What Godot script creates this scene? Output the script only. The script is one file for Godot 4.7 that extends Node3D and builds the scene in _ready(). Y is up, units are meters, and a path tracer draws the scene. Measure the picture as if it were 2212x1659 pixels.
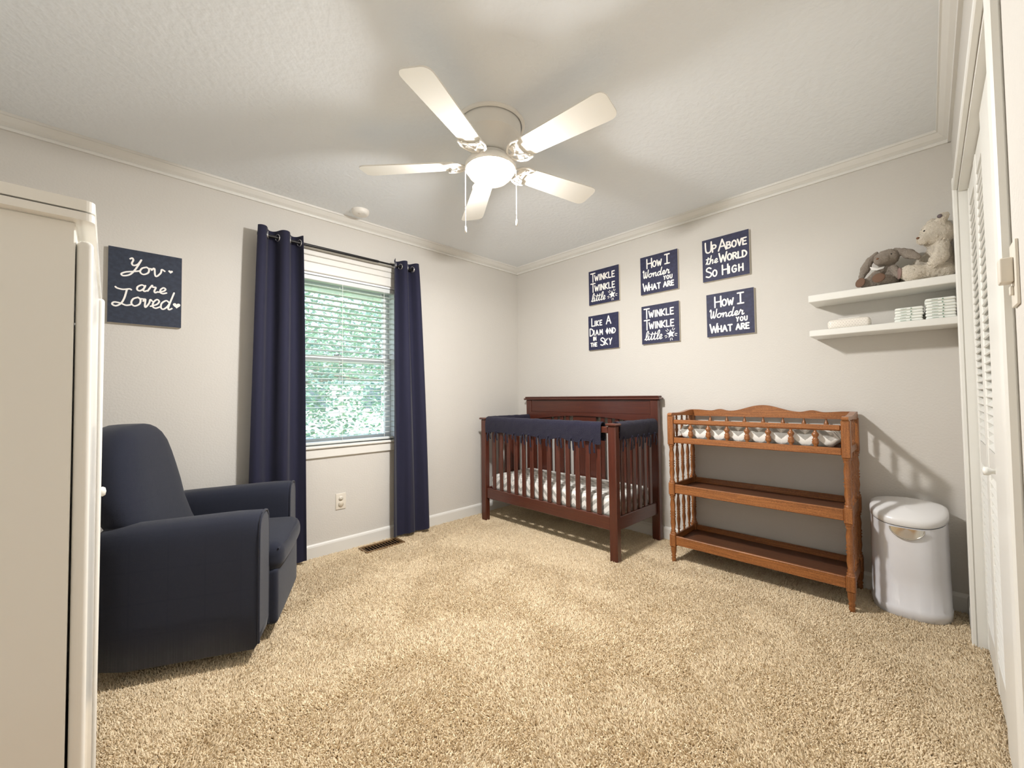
extends Node3D

# ---------------------------------------------------------------- helpers
var M := {}
var taken := {}
var rng := RandomNumberGenerator.new()

class B:
	# collects triangles for one mesh; every point goes through t
	var st := SurfaceTool.new()
	var t := Transform3D.IDENTITY
	var uv := false
	func _init() -> void:
		st.begin(Mesh.PRIMITIVE_TRIANGLES)
		st.set_smooth_group(-1)
	func smooth(on: bool, group := 1) -> void:
		st.set_smooth_group(group if on else -1)
	func tri(a: Vector3, b: Vector3, c: Vector3) -> void:
		st.add_vertex(t * a); st.add_vertex(t * b); st.add_vertex(t * c)
	func tri_n(a: Vector3, b: Vector3, c: Vector3, n: Vector3) -> void:
		if (b - a).cross(c - a).dot(n) > 0.0: tri(a, c, b)
		else: tri(a, b, c)
	func quad_n(a: Vector3, b: Vector3, c: Vector3, d: Vector3, n: Vector3) -> void:
		if (b - a).cross(c - a).dot(n) + (c - a).cross(d - a).dot(n) > 0.0:
			tri(a, d, c); tri(a, c, b)
		else:
			tri(a, b, c); tri(a, c, d)
	func box(mn: Vector3, mx: Vector3, bev := 0.0) -> void:
		var c := (mn + mx) * 0.5
		var h := (mx - mn) * 0.5
		var b: float = min(bev, min(h.x, min(h.y, h.z)) * 0.95)
		for ax in 3:
			for s in [-1.0, 1.0]:
				var n := Vector3.ZERO; n[ax] = s
				var u := (ax + 1) % 3
				var v := (ax + 2) % 3
				var q := []
				for k in [[-1, -1], [1, -1], [1, 1], [-1, 1]]:
					var p := Vector3.ZERO
					p[ax] = s * h[ax]; p[u] = k[0] * (h[u] - b); p[v] = k[1] * (h[v] - b)
					q.append(c + p)
				quad_n(q[0], q[1], q[2], q[3], n)
		if b <= 0.0: return
		for ax in 3:
			var u := (ax + 1) % 3
			var v := (ax + 2) % 3
			for su in [-1.0, 1.0]:
				for sv in [-1.0, 1.0]:
					var n := Vector3.ZERO; n[u] = su; n[v] = sv
					var q := []
					for k in [[-1, 0], [1, 0], [1, 1], [-1, 1]]:
						var p := Vector3.ZERO
						p[ax] = k[0] * (h[ax] - b)
						p[u] = su * (h[u] - (b if k[1] == 0 else 0.0))
						p[v] = sv * (h[v] - (0.0 if k[1] == 0 else b))
						q.append(c + p)
					quad_n(q[0], q[1], q[2], q[3], n)
		for sx in [-1.0, 1.0]:
			for sy in [-1.0, 1.0]:
				for sz in [-1.0, 1.0]:
					var s3 := Vector3(sx, sy, sz)
					tri_n(c + s3 * Vector3(h.x, h.y - b, h.z - b), c + s3 * Vector3(h.x - b, h.y, h.z - b), c + s3 * Vector3(h.x - b, h.y - b, h.z), s3)
	func cbox(c: Vector3, s: Vector3, bev := 0.0) -> void:
		box(c - s * 0.5, c + s * 0.5, bev)
	func rbox(mn: Vector3, mx: Vector3, r: float, n := 6, bulge := Vector3.ZERO) -> void:
		# box with round edges; bulge lifts the middle of the faces
		smooth(true)
		var c := (mn + mx) * 0.5
		var h := (mx - mn) * 0.5
		var inner := Vector3(max(h.x - r, 0.0), max(h.y - r, 0.0), max(h.z - r, 0.0))
		var cuts := []
		for ax in 3:
			var line := []
			var rr: float = min(r, h[ax])
			var steps := [0.0, 0.3, 0.65, 1.0]
			for k in steps: line.append(-h[ax] + rr * (1.0 - cos(k * PI / 2)) if false else -h[ax] + rr * k)
			for k in range(1, n): line.append(-h[ax] + rr + 2.0 * (h[ax] - rr) * k / n)
			for k in range(steps.size() - 1, -1, -1): line.append(h[ax] - rr * steps[k])
			cuts.append(line)
		for ax in 3:
			var u := (ax + 1) % 3
			var v := (ax + 2) % 3
			for s in [-1.0, 1.0]:
				var n3 := Vector3.ZERO; n3[ax] = s
				var rows := []
				for a in cuts[u]:
					var row := []
					for bb in cuts[v]:
						var p := Vector3.ZERO
						p[ax] = s * h[ax]; p[u] = a; p[v] = bb
						var core := p.clamp(-inner, inner)
						var d := p - core
						if d.length() > 0.00001: p = core + d.normalized() * r * 1.0
						p = p.clamp(-h, h)
						var e := Vector3(1.0 - pow(p.x / h.x, 2), 1.0 - pow(p.y / h.y, 2), 1.0 - pow(p.z / h.z, 2))
						var sg := Vector3(p.x / h.x, p.y / h.y, p.z / h.z)
						p += Vector3(bulge.x * sg.x * e.y * e.z, bulge.y * sg.y * e.x * e.z, bulge.z * sg.z * e.x * e.y)
						row.append(c + p)
					rows.append(row)
				for i in rows.size() - 1:
					for j in rows[i].size() - 1:
						quad_n(rows[i][j], rows[i + 1][j], rows[i + 1][j + 1], rows[i][j + 1], n3)
		smooth(false)
	func lathe(prof: Array, seg := 24, at := Vector3.ZERO, sm := true) -> void:
		# prof: [radius, height] from the bottom up
		for i in prof.size() - 1:
			smooth(sm, 1 + i if prof[i].size() > 2 else 1)
			for k in seg:
				var a0 := TAU * k / seg
				var a1 := TAU * (k + 1) / seg
				var p := func(q: Array, a: float) -> Vector3: return at + Vector3(cos(a) * q[0], q[1], sin(a) * q[0])
				var n: Vector3 = Vector3(cos((a0 + a1) * 0.5), 0, sin((a0 + a1) * 0.5)) * (prof[i + 1][1] - prof[i][1]) + Vector3.UP * (prof[i][0] - prof[i + 1][0])
				if prof[i][0] < 0.00001: tri_n(p.call(prof[i], a0), p.call(prof[i + 1], a0), p.call(prof[i + 1], a1), n)
				elif prof[i + 1][0] < 0.00001: tri_n(p.call(prof[i], a0), p.call(prof[i + 1], a0), p.call(prof[i], a1), n)
				else: quad_n(p.call(prof[i], a0), p.call(prof[i], a1), p.call(prof[i + 1], a1), p.call(prof[i + 1], a0), n)
		smooth(false)
	func loft(rings: Array, close := true, capped := true) -> void:
		# rings: arrays of points with the same count
		smooth(true)
		var m: int = rings[0].size()
		for i in rings.size() - 1:
			var ca := Vector3.ZERO
			for p in rings[i]: ca += p / float(m)
			for p in rings[i + 1]: ca += p / float(m)
			ca *= 0.5
			for j in (m if close else m - 1):
				var j2: int = (j + 1) % m
				var mid: Vector3 = (rings[i][j] + rings[i][j2] + rings[i + 1][j] + rings[i + 1][j2]) * 0.25
				quad_n(rings[i][j], rings[i][j2], rings[i + 1][j2], rings[i + 1][j], mid - ca)
		smooth(false)
		if capped:
			for e in [0, rings.size() - 1]:
				var o: int = 1 if e == 0 else rings.size() - 2
				var c := Vector3.ZERO
				var c2 := Vector3.ZERO
				for p in rings[e]: c += p / float(m)
				for p in rings[o]: c2 += p / float(m)
				for j in m: tri_n(c, rings[e][j], rings[e][(j + 1) % m], c - c2)
	func tube(pts: Array, r: float, seg := 8, r2 := -1.0) -> void:
		var rings := []
		var up := Vector3.UP
		for i in pts.size():
			var d: Vector3 = (pts[min(i + 1, pts.size() - 1)] - pts[max(i - 1, 0)]).normalized()
			if abs(d.dot(up)) > 0.95: up = Vector3.RIGHT if abs(d.x) < 0.9 else Vector3.BACK
			var u := d.cross(up).normalized()
			var v := u.cross(d).normalized()
			var rr := r if r2 < 0.0 else lerpf(r, r2, float(i) / (pts.size() - 1))
			var ring := []
			for k in seg: ring.append(pts[i] + (u * cos(TAU * k / seg) + v * sin(TAU * k / seg)) * rr)
			rings.append(ring)
		loft(rings)
	func prism(poly: PackedVector2Array, z0: float, z1: float, sm := false) -> void:
		# outline in x and y, pulled from z0 to z1
		var ids := Geometry2D.triangulate_polygon(poly)
		for i in range(0, ids.size(), 3):
			var a := poly[ids[i]]; var b := poly[ids[i + 1]]; var c := poly[ids[i + 2]]
			for z in [z0, z1]:
				tri_n(Vector3(a.x, a.y, z), Vector3(b.x, b.y, z), Vector3(c.x, c.y, z), Vector3(0, 0, z - (z0 + z1) * 0.5))
		smooth(sm)
		var cw := Geometry2D.is_polygon_clockwise(poly)
		for i in poly.size():
			var a := poly[i]; var b := poly[(i + 1) % poly.size()]
			var e := b - a
			var n := Vector2(e.y, -e.x) * (-1.0 if cw else 1.0)
			quad_n(Vector3(a.x, a.y, z0), Vector3(b.x, b.y, z0), Vector3(b.x, b.y, z1), Vector3(a.x, a.y, z1), Vector3(n.x, n.y, 0))
		smooth(false)
	func sheet(rows: Array, thick: float, side: Vector3) -> void:
		# a grid of points given a thickness along its own normals (side tells which way is out)
		var n := rows.size()
		var m: int = rows[0].size()
		var nor := []
		for i in n:
			var line := []
			for j in m:
				var du: Vector3 = rows[min(i + 1, n - 1)][j] - rows[max(i - 1, 0)][j]
				var dv: Vector3 = rows[i][min(j + 1, m - 1)] - rows[i][max(j - 1, 0)]
				line.append(du.cross(dv).normalized())
			nor.append(line)
		var flip := 1.0 if (nor[n / 2][m / 2] as Vector3).dot(side) >= 0.0 else -1.0
		for f in [1.0, -1.0]:
			smooth(true, 1 if f > 0.0 else 2)
			for i in n - 1:
				for j in m - 1:
					var q := []
					for k in [[0, 0], [1, 0], [1, 1], [0, 1]]:
						var nn: Vector3 = nor[i + k[0]][j + k[1]] * flip
						q.append(rows[i + k[0]][j + k[1]] + nn * thick * 0.5 * f)
					quad_n(q[0], q[1], q[2], q[3], nor[i][j] * flip * f)
		smooth(false)
		var rim := []
		for j in m: rim.append([0, j])
		for i in range(1, n): rim.append([i, m - 1])
		for j in range(m - 2, -1, -1): rim.append([n - 1, j])
		for i in range(n - 2, 0, -1): rim.append([i, 0])
		var mid := Vector3.ZERO
		for k in rim: mid += rows[k[0]][k[1]] / float(rim.size())
		for k in rim.size():
			var a: Array = rim[k]; var b: Array = rim[(k + 1) % rim.size()]
			var na: Vector3 = nor[a[0]][a[1]] * thick * 0.5
			var nb: Vector3 = nor[b[0]][b[1]] * thick * 0.5
			var pa: Vector3 = rows[a[0]][a[1]]; var pb: Vector3 = rows[b[0]][b[1]]
			quad_n(pa + na, pb + nb, pb - nb, pa - na, (pa + pb) * 0.5 - mid)

func numbered(n: String) -> String:
	if not taken.has(n):
		taken[n] = 0
		return n
	taken[n] += 1
	return "%s_%03d" % [n, taken[n]]

func part(called: String, b: B, mat: Material, parent: Node3D) -> MeshInstance3D:
	b.st.generate_normals()
	var o := MeshInstance3D.new()
	o.mesh = b.st.commit()
	o.material_override = null
	o.mesh.surface_set_material(0, mat)
	o.name = called
	o.cast_shadow = GeometryInstance3D.SHADOW_CASTING_SETTING_ON
	parent.add_child(o, true)
	return o

func copy_part(called: String, src: MeshInstance3D, parent: Node3D, x: Transform3D) -> MeshInstance3D:
	var o := MeshInstance3D.new()
	o.mesh = src.mesh
	o.name = called
	o.transform = x
	parent.add_child(o, true)
	return o

func tag(o: Node, label: String, category: String, group := "", kind := "") -> Node:
	if label: o.set_meta("label", label)
	if category: o.set_meta("category", category)
	if group: o.set_meta("group", group)
	if kind: o.set_meta("kind", kind)
	return o

func thing(called: String, label: String, category: String, at := Vector3.ZERO, turn := 0.0, group := "") -> Node3D:
	var o := Node3D.new()
	o.name = numbered(called)
	add_child(o)
	o.position = at
	o.rotation.y = turn
	tag(o, label, category, group)
	return o

func setting(called: String, label: String, category: String, b: B, mat: Material) -> MeshInstance3D:
	var o := part(numbered(called), b, mat, self)
	tag(o, label, category, "", "structure")
	return o

func setting_node(called: String, label: String, category: String) -> Node3D:
	var o := thing(called, label, category)
	o.set_meta("kind", "structure")
	return o

func srgb(r: float, g: float, b: float) -> Color:
	return Color(r / 255.0, g / 255.0, b / 255.0)

func mat(c: Color, rough := 0.7, metal := 0.0) -> StandardMaterial3D:
	var m := StandardMaterial3D.new()
	m.albedo_color = c
	m.roughness = rough
	m.metallic = metal
	return m

func noise_tex(freq: float, size := 256, normal := false, strength := 4.0, ramp: Gradient = null, type := FastNoiseLite.TYPE_SIMPLEX_SMOOTH, octaves := 4, sd := 1) -> NoiseTexture2D:
	var n := FastNoiseLite.new()
	n.noise_type = type
	n.frequency = freq
	n.fractal_octaves = octaves
	n.seed = sd
	var x := NoiseTexture2D.new()
	x.noise = n
	x.width = size
	x.height = size
	x.seamless = true
	x.as_normal_map = normal
	x.bump_strength = strength
	if ramp: x.color_ramp = ramp
	return x

func ramp2(a: Color, b: Color) -> Gradient:
	var g := Gradient.new()
	g.set_color(0, a)
	g.set_color(1, b)
	return g

func tri_mat(m: StandardMaterial3D, scale: Vector3) -> StandardMaterial3D:
	m.uv1_triplanar = true
	m.uv1_scale = scale
	return m

func wood_image(light: Color, dark: Color, seed_: int, rings: float, contrast: float, along_u: bool) -> ImageTexture:
	# grain runs along u (or v), repeats in both directions
	var n := 512
	var a := FastNoiseLite.new()
	a.seed = seed_; a.frequency = 0.9; a.fractal_octaves = 3
	var im := Image.create(n, n, false, Image.FORMAT_RGB8)
	for y in n:
		for x in n:
			var u := TAU * x / n
			var v := TAU * y / n
			var cu := Vector2(cos(u), sin(u)) * 0.35
			var cv := Vector2(cos(v), sin(v)) * 2.6
			var w := a.get_noise_3d(cu.x + cv.x, cu.y + cv.y * 1.0, cv.x * 0.7 - cu.y)
			var fine := a.get_noise_3d(cu.x * 3.0 + cv.x * 16.0, cu.y * 3.0 + cv.y * 16.0, 7.0)
			var s := 0.5 + 0.5 * sin((w * 5.0 + y / float(n) * 2.0) * TAU * rings)
			var k: float = clamp(0.5 + (s - 0.5) * contrast + fine * 0.9 * contrast + w * 0.35, 0.0, 1.0)
			var c := dark.lerp(light, k)
			if along_u: im.set_pixel(x, y, c)
			else: im.set_pixel(y, x, c)
	return ImageTexture.create_from_image(im)

# ---------------------------------------------------------------- the scene
const LAMP_COLOR := Color(1.0, 0.99, 0.98)
const LAMP_ENERGY := 1.75
const LAMP_DOWN := 3.9

func _ready() -> void:
	var cam := Camera3D.new()
	cam.name = "camera"
	var yaw := 0.7935; var pitch := 0.03028; var roll := -0.01085
	var f0 := Vector3(-sin(yaw), 0, -cos(yaw)); var r0 := Vector3(cos(yaw), 0, -sin(yaw))
	var fw := f0 * cos(pitch) + Vector3.UP * sin(pitch)
	var up := Vector3.UP * cos(pitch) - f0 * sin(pitch)
	var rt := r0 * cos(roll) + up * sin(roll)
	up = up * cos(roll) - r0 * sin(roll)
	cam.transform = Transform3D(Basis(rt, up, -fw), Vector3(3.0126, 1.0977, 3.0574))
	cam.fov = rad_to_deg(2.0 * atan(829.5 / 885.04))
	cam.near = 0.02
	cam.far = 200.0
	add_child(cam)
	cam.current = true
	var env := Environment.new()
	env.background_mode = Environment.BG_SKY
	var sky := Sky.new()
	var sm := ProceduralSkyMaterial.new()
	sm.sky_top_color = srgb(150, 190, 235)
	sm.sky_horizon_color = srgb(225, 236, 245)
	sm.ground_bottom_color = srgb(150, 155, 140)
	sm.ground_horizon_color = srgb(215, 222, 222)
	sm.sky_energy_multiplier = 2.0
	sm.ground_energy_multiplier = 2.2
	sky.sky_material = sm
	env.sky = sky
	env.ambient_light_source = Environment.AMBIENT_SOURCE_SKY
	env.tonemap_mode = Environment.TONE_MAPPER_LINEAR
	env.tonemap_exposure = 1.02
	env.sdfgi_enabled = true
	env.ssao_enabled = true
	env.ssil_enabled = true
	var we := WorldEnvironment.new()
	we.environment = env
	add_child(we)
	var sun := DirectionalLight3D.new()
	sun.name = "sun"
	sun.transform = Transform3D(Basis.looking_at(Vector3(-0.55, -0.75, 0.35)), Vector3(0, 10, 0))
	sun.light_color = Color(1.0, 0.96, 0.88)
	sun.light_energy = 3.8
	sun.light_angular_distance = 0.5
	sun.shadow_enabled = true
	add_child(sun)
	make_materials()
	build_room()
	build_closet()
	build_window()
	build_outside()
	build_carpet()
	build_crib()
	build_changing_table()
	build_armchair()
	build_wardrobe()
	build_curtains()
	build_fan()
	build_pail()
	build_signs()
	build_shelves()
	build_small_wall_things()

func make_materials() -> void:
	M.wall = mat(srgb(212, 208, 201), 0.75)
	M.wall.normal_enabled = true
	M.wall.normal_texture = noise_tex(0.05, 256, true, 3.0)
	M.wall.normal_scale = 0.25
	tri_mat(M.wall, Vector3.ONE * 5.0)
	M.ceiling = mat(srgb(240, 244, 247), 0.85)
	M.ceiling.normal_enabled = true
	M.ceiling.normal_texture = noise_tex(0.035, 512, true, 10.0, null, FastNoiseLite.TYPE_SIMPLEX_SMOOTH, 3, 5)
	M.ceiling.normal_scale = 0.12
	tri_mat(M.ceiling, Vector3.ONE * 1.3)
	M.trim = mat(srgb(229, 227, 221), 0.42)
	M.white_paint = mat(srgb(236, 235, 229), 0.38)
	M.cabinet = mat(srgb(247, 245, 238), 0.2)
	M.inside = mat(srgb(60, 48, 40), 0.9)
	M.vinyl = mat(srgb(240, 242, 244), 0.35)
	M.blind = mat(srgb(216, 220, 218), 0.45)
	M.cord = mat(srgb(232, 232, 228), 0.8)
	M.glass = mat(Color(0.9, 0.97, 0.95, 0.1), 0.02)
	M.glass.transparency = BaseMaterial3D.TRANSPARENCY_ALPHA
	M.black_metal = mat(srgb(26, 24, 25), 0.4, 0.3)
	M.silver = mat(srgb(200, 200, 202), 0.25, 0.9)
	M.chrome = mat(srgb(215, 212, 205), 0.15, 1.0)
	# cloth
	M.navy_curtain = mat(srgb(255, 255, 255), 0.85)
	M.navy_curtain.albedo_texture = noise_tex(0.25, 256, false, 1.0, ramp2(srgb(18, 18, 40), srgb(33, 34, 64)), FastNoiseLite.TYPE_SIMPLEX, 3, 11)
	tri_mat(M.navy_curtain, Vector3(9, 4, 9))
	M.navy_curtain.rim_enabled = true
	M.navy_curtain.rim = 0.2
	M.navy_curtain.rim_tint = 0.6
	M.navy_chair = mat(srgb(255, 255, 255), 0.9)
	M.navy_chair.albedo_texture = noise_tex(0.35, 256, false, 1.0, ramp2(srgb(15, 19, 34), srgb(30, 36, 56)), FastNoiseLite.TYPE_SIMPLEX, 2, 12)
	M.navy_chair.normal_enabled = true
	M.navy_chair.normal_texture = noise_tex(0.3, 256, true, 5.0, null, FastNoiseLite.TYPE_SIMPLEX, 2, 13)
	M.navy_chair.normal_scale = 0.4
	tri_mat(M.navy_chair, Vector3.ONE * 8.0)
	M.navy_chair.rim_enabled = true
	M.navy_chair.rim = 0.3
	M.navy_chair.rim_tint = 0.5
	M.navy_fleece = mat(srgb(255, 255, 255), 0.95)
	M.navy_fleece.albedo_texture = noise_tex(0.2, 256, false, 1.0, ramp2(srgb(17, 14, 36), srgb(30, 27, 56)), FastNoiseLite.TYPE_SIMPLEX, 4, 14)
	M.navy_fleece.normal_enabled = true
	M.navy_fleece.normal_texture = noise_tex(0.12, 256, true, 8.0, null, FastNoiseLite.TYPE_SIMPLEX, 4, 15)
	tri_mat(M.navy_fleece, Vector3.ONE * 5.0)
	M.navy_fleece.rim_enabled = true
	M.navy_fleece.rim = 0.12
	# wood
	for k in [["oak", srgb(188, 122, 66), srgb(104, 60, 30), 21, 3.0, 0.75, 0.38], ["cherry", srgb(98, 48, 33), srgb(66, 30, 21), 22, 1.0, 0.3, 0.32]]:
		for dirn in ["h", "v"]:
			var m := mat(Color.WHITE, k[6])
			m.albedo_texture = wood_image(k[1], k[2], k[3], k[4], k[5], dirn == "h")
			m.clearcoat_enabled = true
			m.clearcoat = 0.35
			m.clearcoat_roughness = 0.25
			tri_mat(m, Vector3(1.6, 6.0, 6.0) if dirn == "h" else Vector3(6.0, 1.6, 6.0))
			M[k[0] + "_" + dirn] = m
	var ol := mat(Color.WHITE, 0.42)
	ol.albedo_texture = wood_image(srgb(112, 70, 44), srgb(72, 42, 27), 25, 1.2, 0.4, true)
	M.oak_shelf = tri_mat(ol, Vector3(1.2, 4.0, 4.0))
	# chevron cotton
	var im := Image.create(128, 128, false, Image.FORMAT_RGB8)
	for y in 128:
		for x in 128:
			var f := fposmod((y + abs(fposmod(x, 64.0) - 32.0) * 0.9) / 42.667, 1.0)
			var fray := 0.02 * sin(x * 1.7 + y * 0.9)
			im.set_pixel(x, y, srgb(186, 184, 178) if f + fray < 0.45 else srgb(246, 244, 238))
	M.chevron = mat(Color.WHITE, 0.9)
	M.chevron.albedo_texture = ImageTexture.create_from_image(im)
	tri_mat(M.chevron, Vector3.ONE * 5.0)
	var im2 := Image.create(128, 128, false, Image.FORMAT_RGB8)
	for y in 128:
		for x in 128:
			var f := fposmod((y + abs(fposmod(x, 64.0) - 32.0) * 0.9) / 42.667, 1.0)
			im2.set_pixel(x, y, srgb(158, 156, 150) if f < 0.45 else srgb(244, 242, 236))
	M.pad = mat(Color.WHITE, 0.9)
	M.pad.albedo_texture = ImageTexture.create_from_image(im2)
	tri_mat(M.pad, Vector3.ONE * 4.5)
	# plush
	M.bear = mat(Color.WHITE, 0.95)
	M.bear.albedo_texture = noise_tex(0.08, 256, false, 1.0, ramp2(srgb(222, 208, 186), srgb(248, 241, 228)), FastNoiseLite.TYPE_SIMPLEX, 5, 31)
	M.bear.normal_enabled = true
	M.bear.normal_texture = noise_tex(0.12, 256, true, 14.0, null, FastNoiseLite.TYPE_SIMPLEX, 4, 32)
	tri_mat(M.bear, Vector3.ONE * 10.0)
	M.bunny = mat(Color.WHITE, 0.95)
	M.bunny.albedo_texture = noise_tex(0.08, 256, false, 1.0, ramp2(srgb(134, 122, 111), srgb(188, 177, 164)), FastNoiseLite.TYPE_SIMPLEX, 5, 33)
	M.bunny.normal_enabled = true
	M.bunny.normal_texture = M.bear.normal_texture
	tri_mat(M.bunny, Vector3.ONE * 10.0)
	M.paw = mat(srgb(112, 86, 70), 0.95)
	M.paw_mauve = mat(srgb(146, 122, 114), 0.95)
	M.toy_eye = mat(srgb(24, 18, 16), 0.12)
	M.toy_nose = mat(srgb(120, 84, 60), 0.5)
	M.toy_inner = mat(srgb(110, 100, 104), 0.95)
	M.ribbon = mat(srgb(246, 244, 240), 0.7)
	# signs
	M.canvas = mat(srgb(228, 220, 204), 0.9)
	M.navy_paint = mat(Color.WHITE, 0.6)
	M.navy_paint.albedo_texture = noise_tex(0.03, 256, false, 1.0, ramp2(srgb(30, 32, 62), srgb(48, 50, 84)), FastNoiseLite.TYPE_SIMPLEX, 4, 41)
	tri_mat(M.navy_paint, Vector3.ONE * 4.0)
	M.slate_paint = mat(Color.WHITE, 0.65)
	M.slate_paint.albedo_texture = noise_tex(0.03, 256, false, 1.0, ramp2(srgb(34, 42, 58), srgb(50, 58, 76)), FastNoiseLite.TYPE_SIMPLEX, 4, 42)
	tri_mat(M.slate_paint, Vector3.ONE * 4.0)
	M.white_letters = mat(srgb(250, 247, 242), 0.6)
	# plastics
	M.plate = mat(srgb(226, 219, 206), 0.35)
	M.slot = mat(srgb(70, 62, 54), 0.6)
	M.socket_cap = mat(srgb(206, 196, 178), 0.4)
	M.pail = mat(srgb(226, 226, 230), 0.08)
	M.pail.clearcoat_enabled = true
	M.pail.clearcoat = 0.8
	M.pail.clearcoat_roughness = 0.06
	M.pail_lid = mat(srgb(234, 233, 232), 0.25)
	M.seam = mat(srgb(70, 72, 84), 0.6)
	M.vent = mat(srgb(128, 100, 66), 0.45, 0.3)
	M.vent_dark = mat(srgb(46, 30, 20), 0.8)
	M.diaper = mat(srgb(244, 246, 240), 0.8)
	M.diaper_mark = mat(srgb(120, 150, 128), 0.8)
	var wi := Image.create(128, 64, false, Image.FORMAT_RGB8)
	wi.fill(srgb(240, 234, 224))
	for r in 8:
		for k in 8:
			wi.fill_rect(Rect2i(k * 16 + (r % 2) * 8, r * 8 + 3, 9, 1), srgb(150, 136, 124))
	M.wipes = mat(Color.WHITE, 0.35)
	M.wipes.albedo_texture = ImageTexture.create_from_image(wi)
	tri_mat(M.wipes, Vector3(10, 14, 14))
	# fan
	M.fan_white = mat(srgb(240, 236, 228), 0.4)
	M.blade = mat(srgb(238, 235, 226), 0.45)
	M.bowl = mat(srgb(255, 250, 240), 0.4)
	M.bowl.emission_enabled = true
	M.bowl.emission = Color(1.0, 0.93, 0.82)
	M.bowl.emission_energy_multiplier = 1.6
	# carpet
	M.floor = mat(srgb(176, 140, 98), 0.95)
	M.yarn = mat(Color.WHITE, 0.95)
	M.yarn.vertex_color_use_as_albedo = true
	# outside
	M.lawn = mat(Color.WHITE, 0.95)
	M.lawn.albedo_texture = noise_tex(0.02, 256, false, 1.0, ramp2(srgb(98, 126, 72), srgb(150, 172, 108)), FastNoiseLite.TYPE_SIMPLEX, 5, 51)
	tri_mat(M.lawn, Vector3.ONE * 0.4)
	M.leaf = mat(Color.WHITE, 0.5)
	M.leaf.vertex_color_use_as_albedo = true
	M.leaf.backlight_enabled = true
	M.leaf.backlight = Color(0.7, 0.8, 0.65)
	M.bark = mat(srgb(120, 104, 88), 0.95)
	M.siding = mat(srgb(206, 210, 208), 0.7)
	M.roofing = mat(srgb(120, 118, 116), 0.9)
	M.concrete = mat(srgb(214, 212, 204), 0.9)
	M.dark_glass = mat(srgb(70, 84, 92), 0.1)
	M.soffit = mat(srgb(244, 244, 240), 0.6)

const W := 3.13      # closet wall
const D := 3.65      # wall behind the camera
const H := 2.44

func build_room() -> void:
	var b := B.new()
	b.box(Vector3(-0.15, -0.2, -0.15), Vector3(3.9, -0.012, D + 0.15))
	setting("floor", "carpet backing that covers the whole nursery floor", "floor", b, M.floor)
	b = B.new()
	b.box(Vector3(-0.15, H, -0.15), Vector3(3.9, H + 0.2, D + 0.15))
	setting("ceiling", "white textured ceiling above the whole room", "ceiling", b, M.ceiling)
	# window wall
	b = B.new()
	b.box(Vector3(-0.15, -0.2, -0.15), Vector3(0, H, 1.40))
	b.box(Vector3(-0.15, -0.2, 2.27), Vector3(0, H, D + 0.15))
	b.box(Vector3(-0.15, -0.2, 1.40), Vector3(0, 0.765, 2.27))
	b.box(Vector3(-0.15, 1.985, 1.40), Vector3(0, H, 2.27))
	setting("wall_left", "off-white painted wall holding the window and curtains", "wall", b, M.wall)
	b = B.new()
	b.box(Vector3(0, -0.2, -0.15), Vector3(3.9, H, 0))
	setting("wall_back", "off-white painted wall behind crib and changing table", "wall", b, M.wall)
	b = B.new()
	b.box(Vector3(W, -0.2, 0), Vector3(W + 0.12, H, 0.37))
	b.box(Vector3(W, 2.0, 0.37), Vector3(W + 0.12, H, 1.80))
	b.box(Vector3(W, -0.2, 1.80), Vector3(W + 0.12, H, D))
	setting("wall_right", "off-white painted wall with the closet opening", "wall", b, M.wall)
	b = B.new()
	b.box(Vector3(W + 0.65, -0.2, 0), Vector3(W + 0.77, H, D))
	setting("wall_closet", "white wall at the back of the closet", "wall", b, M.wall)
	b = B.new()
	b.box(Vector3(-0.15, -0.2, D), Vector3(3.9, H, D + 0.15))
	setting("wall_front", "off-white painted wall behind the white wardrobe", "wall", b, M.wall)
	# crown moulding
	var prof := PackedVector2Array([Vector2(0, 0), Vector2(0.012, 0), Vector2(0.014, 0.012), Vector2(0.010, 0.018), Vector2(0.016, 0.022), Vector2(0.028, 0.030), Vector2(0.040, 0.044), Vector2(0.046, 0.052), Vector2(0.052, 0.053), Vector2(0.054, 0.065), Vector2(0, 0.065)])
	var runs := [["window wall", Transform3D(Basis(Vector3(1, 0, 0), Vector3.UP, Vector3(0, 0, 1)), Vector3(0, H - 0.065, 0)), D],
		["crib wall", Transform3D(Basis(Vector3(0, 0, 1), Vector3.UP, Vector3(1, 0, 0)), Vector3(0, H - 0.065, 0)), W],
		["closet wall", Transform3D(Basis(Vector3(-1, 0, 0), Vector3.UP, Vector3(0, 0, 1)), Vector3(W, H - 0.065, 0)), D],
		["wardrobe wall", Transform3D(Basis(Vector3(0, 0, -1), Vector3.UP, Vector3(1, 0, 0)), Vector3(0, H - 0.065, D)), W]]
	var i := 1
	for r in runs:
		b = B.new()
		b.t = r[1]
		b.prism(prof, 0, r[2])
		setting("trim_%d" % i, "white crown moulding along the top of the %s" % r[0], "trim", b, M.trim)
		i += 1
	# baseboards
	var bp := PackedVector2Array([Vector2(0, -0.012), Vector2(0.013, -0.012), Vector2(0.013, 0.072), Vector2(0.010, 0.082), Vector2(0.004, 0.09), Vector2(0, 0.09)])
	for r in [["left", runs[0][1], 0.0, D], ["back", runs[1][1], 0.0, W], ["front", runs[3][1], 0.0, W]]:
		b = B.new()
		b.t = r[1]
		b.t.origin.y = 0
		b.prism(bp, r[2], r[3])
		setting("baseboard_" + r[0], "white baseboard along the foot of the %s wall" % {"left": "window", "back": "crib", "front": "wardrobe"}[r[0]], "baseboard", b, M.trim)
	b = B.new()
	b.t = runs[2][1]
	b.t.origin.y = 0
	b.prism(bp, 0.0, 0.32)
	b.prism(bp, 1.85, D)
	setting("baseboard_right", "white baseboard along the foot of the closet wall", "baseboard", b, M.trim)

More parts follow.
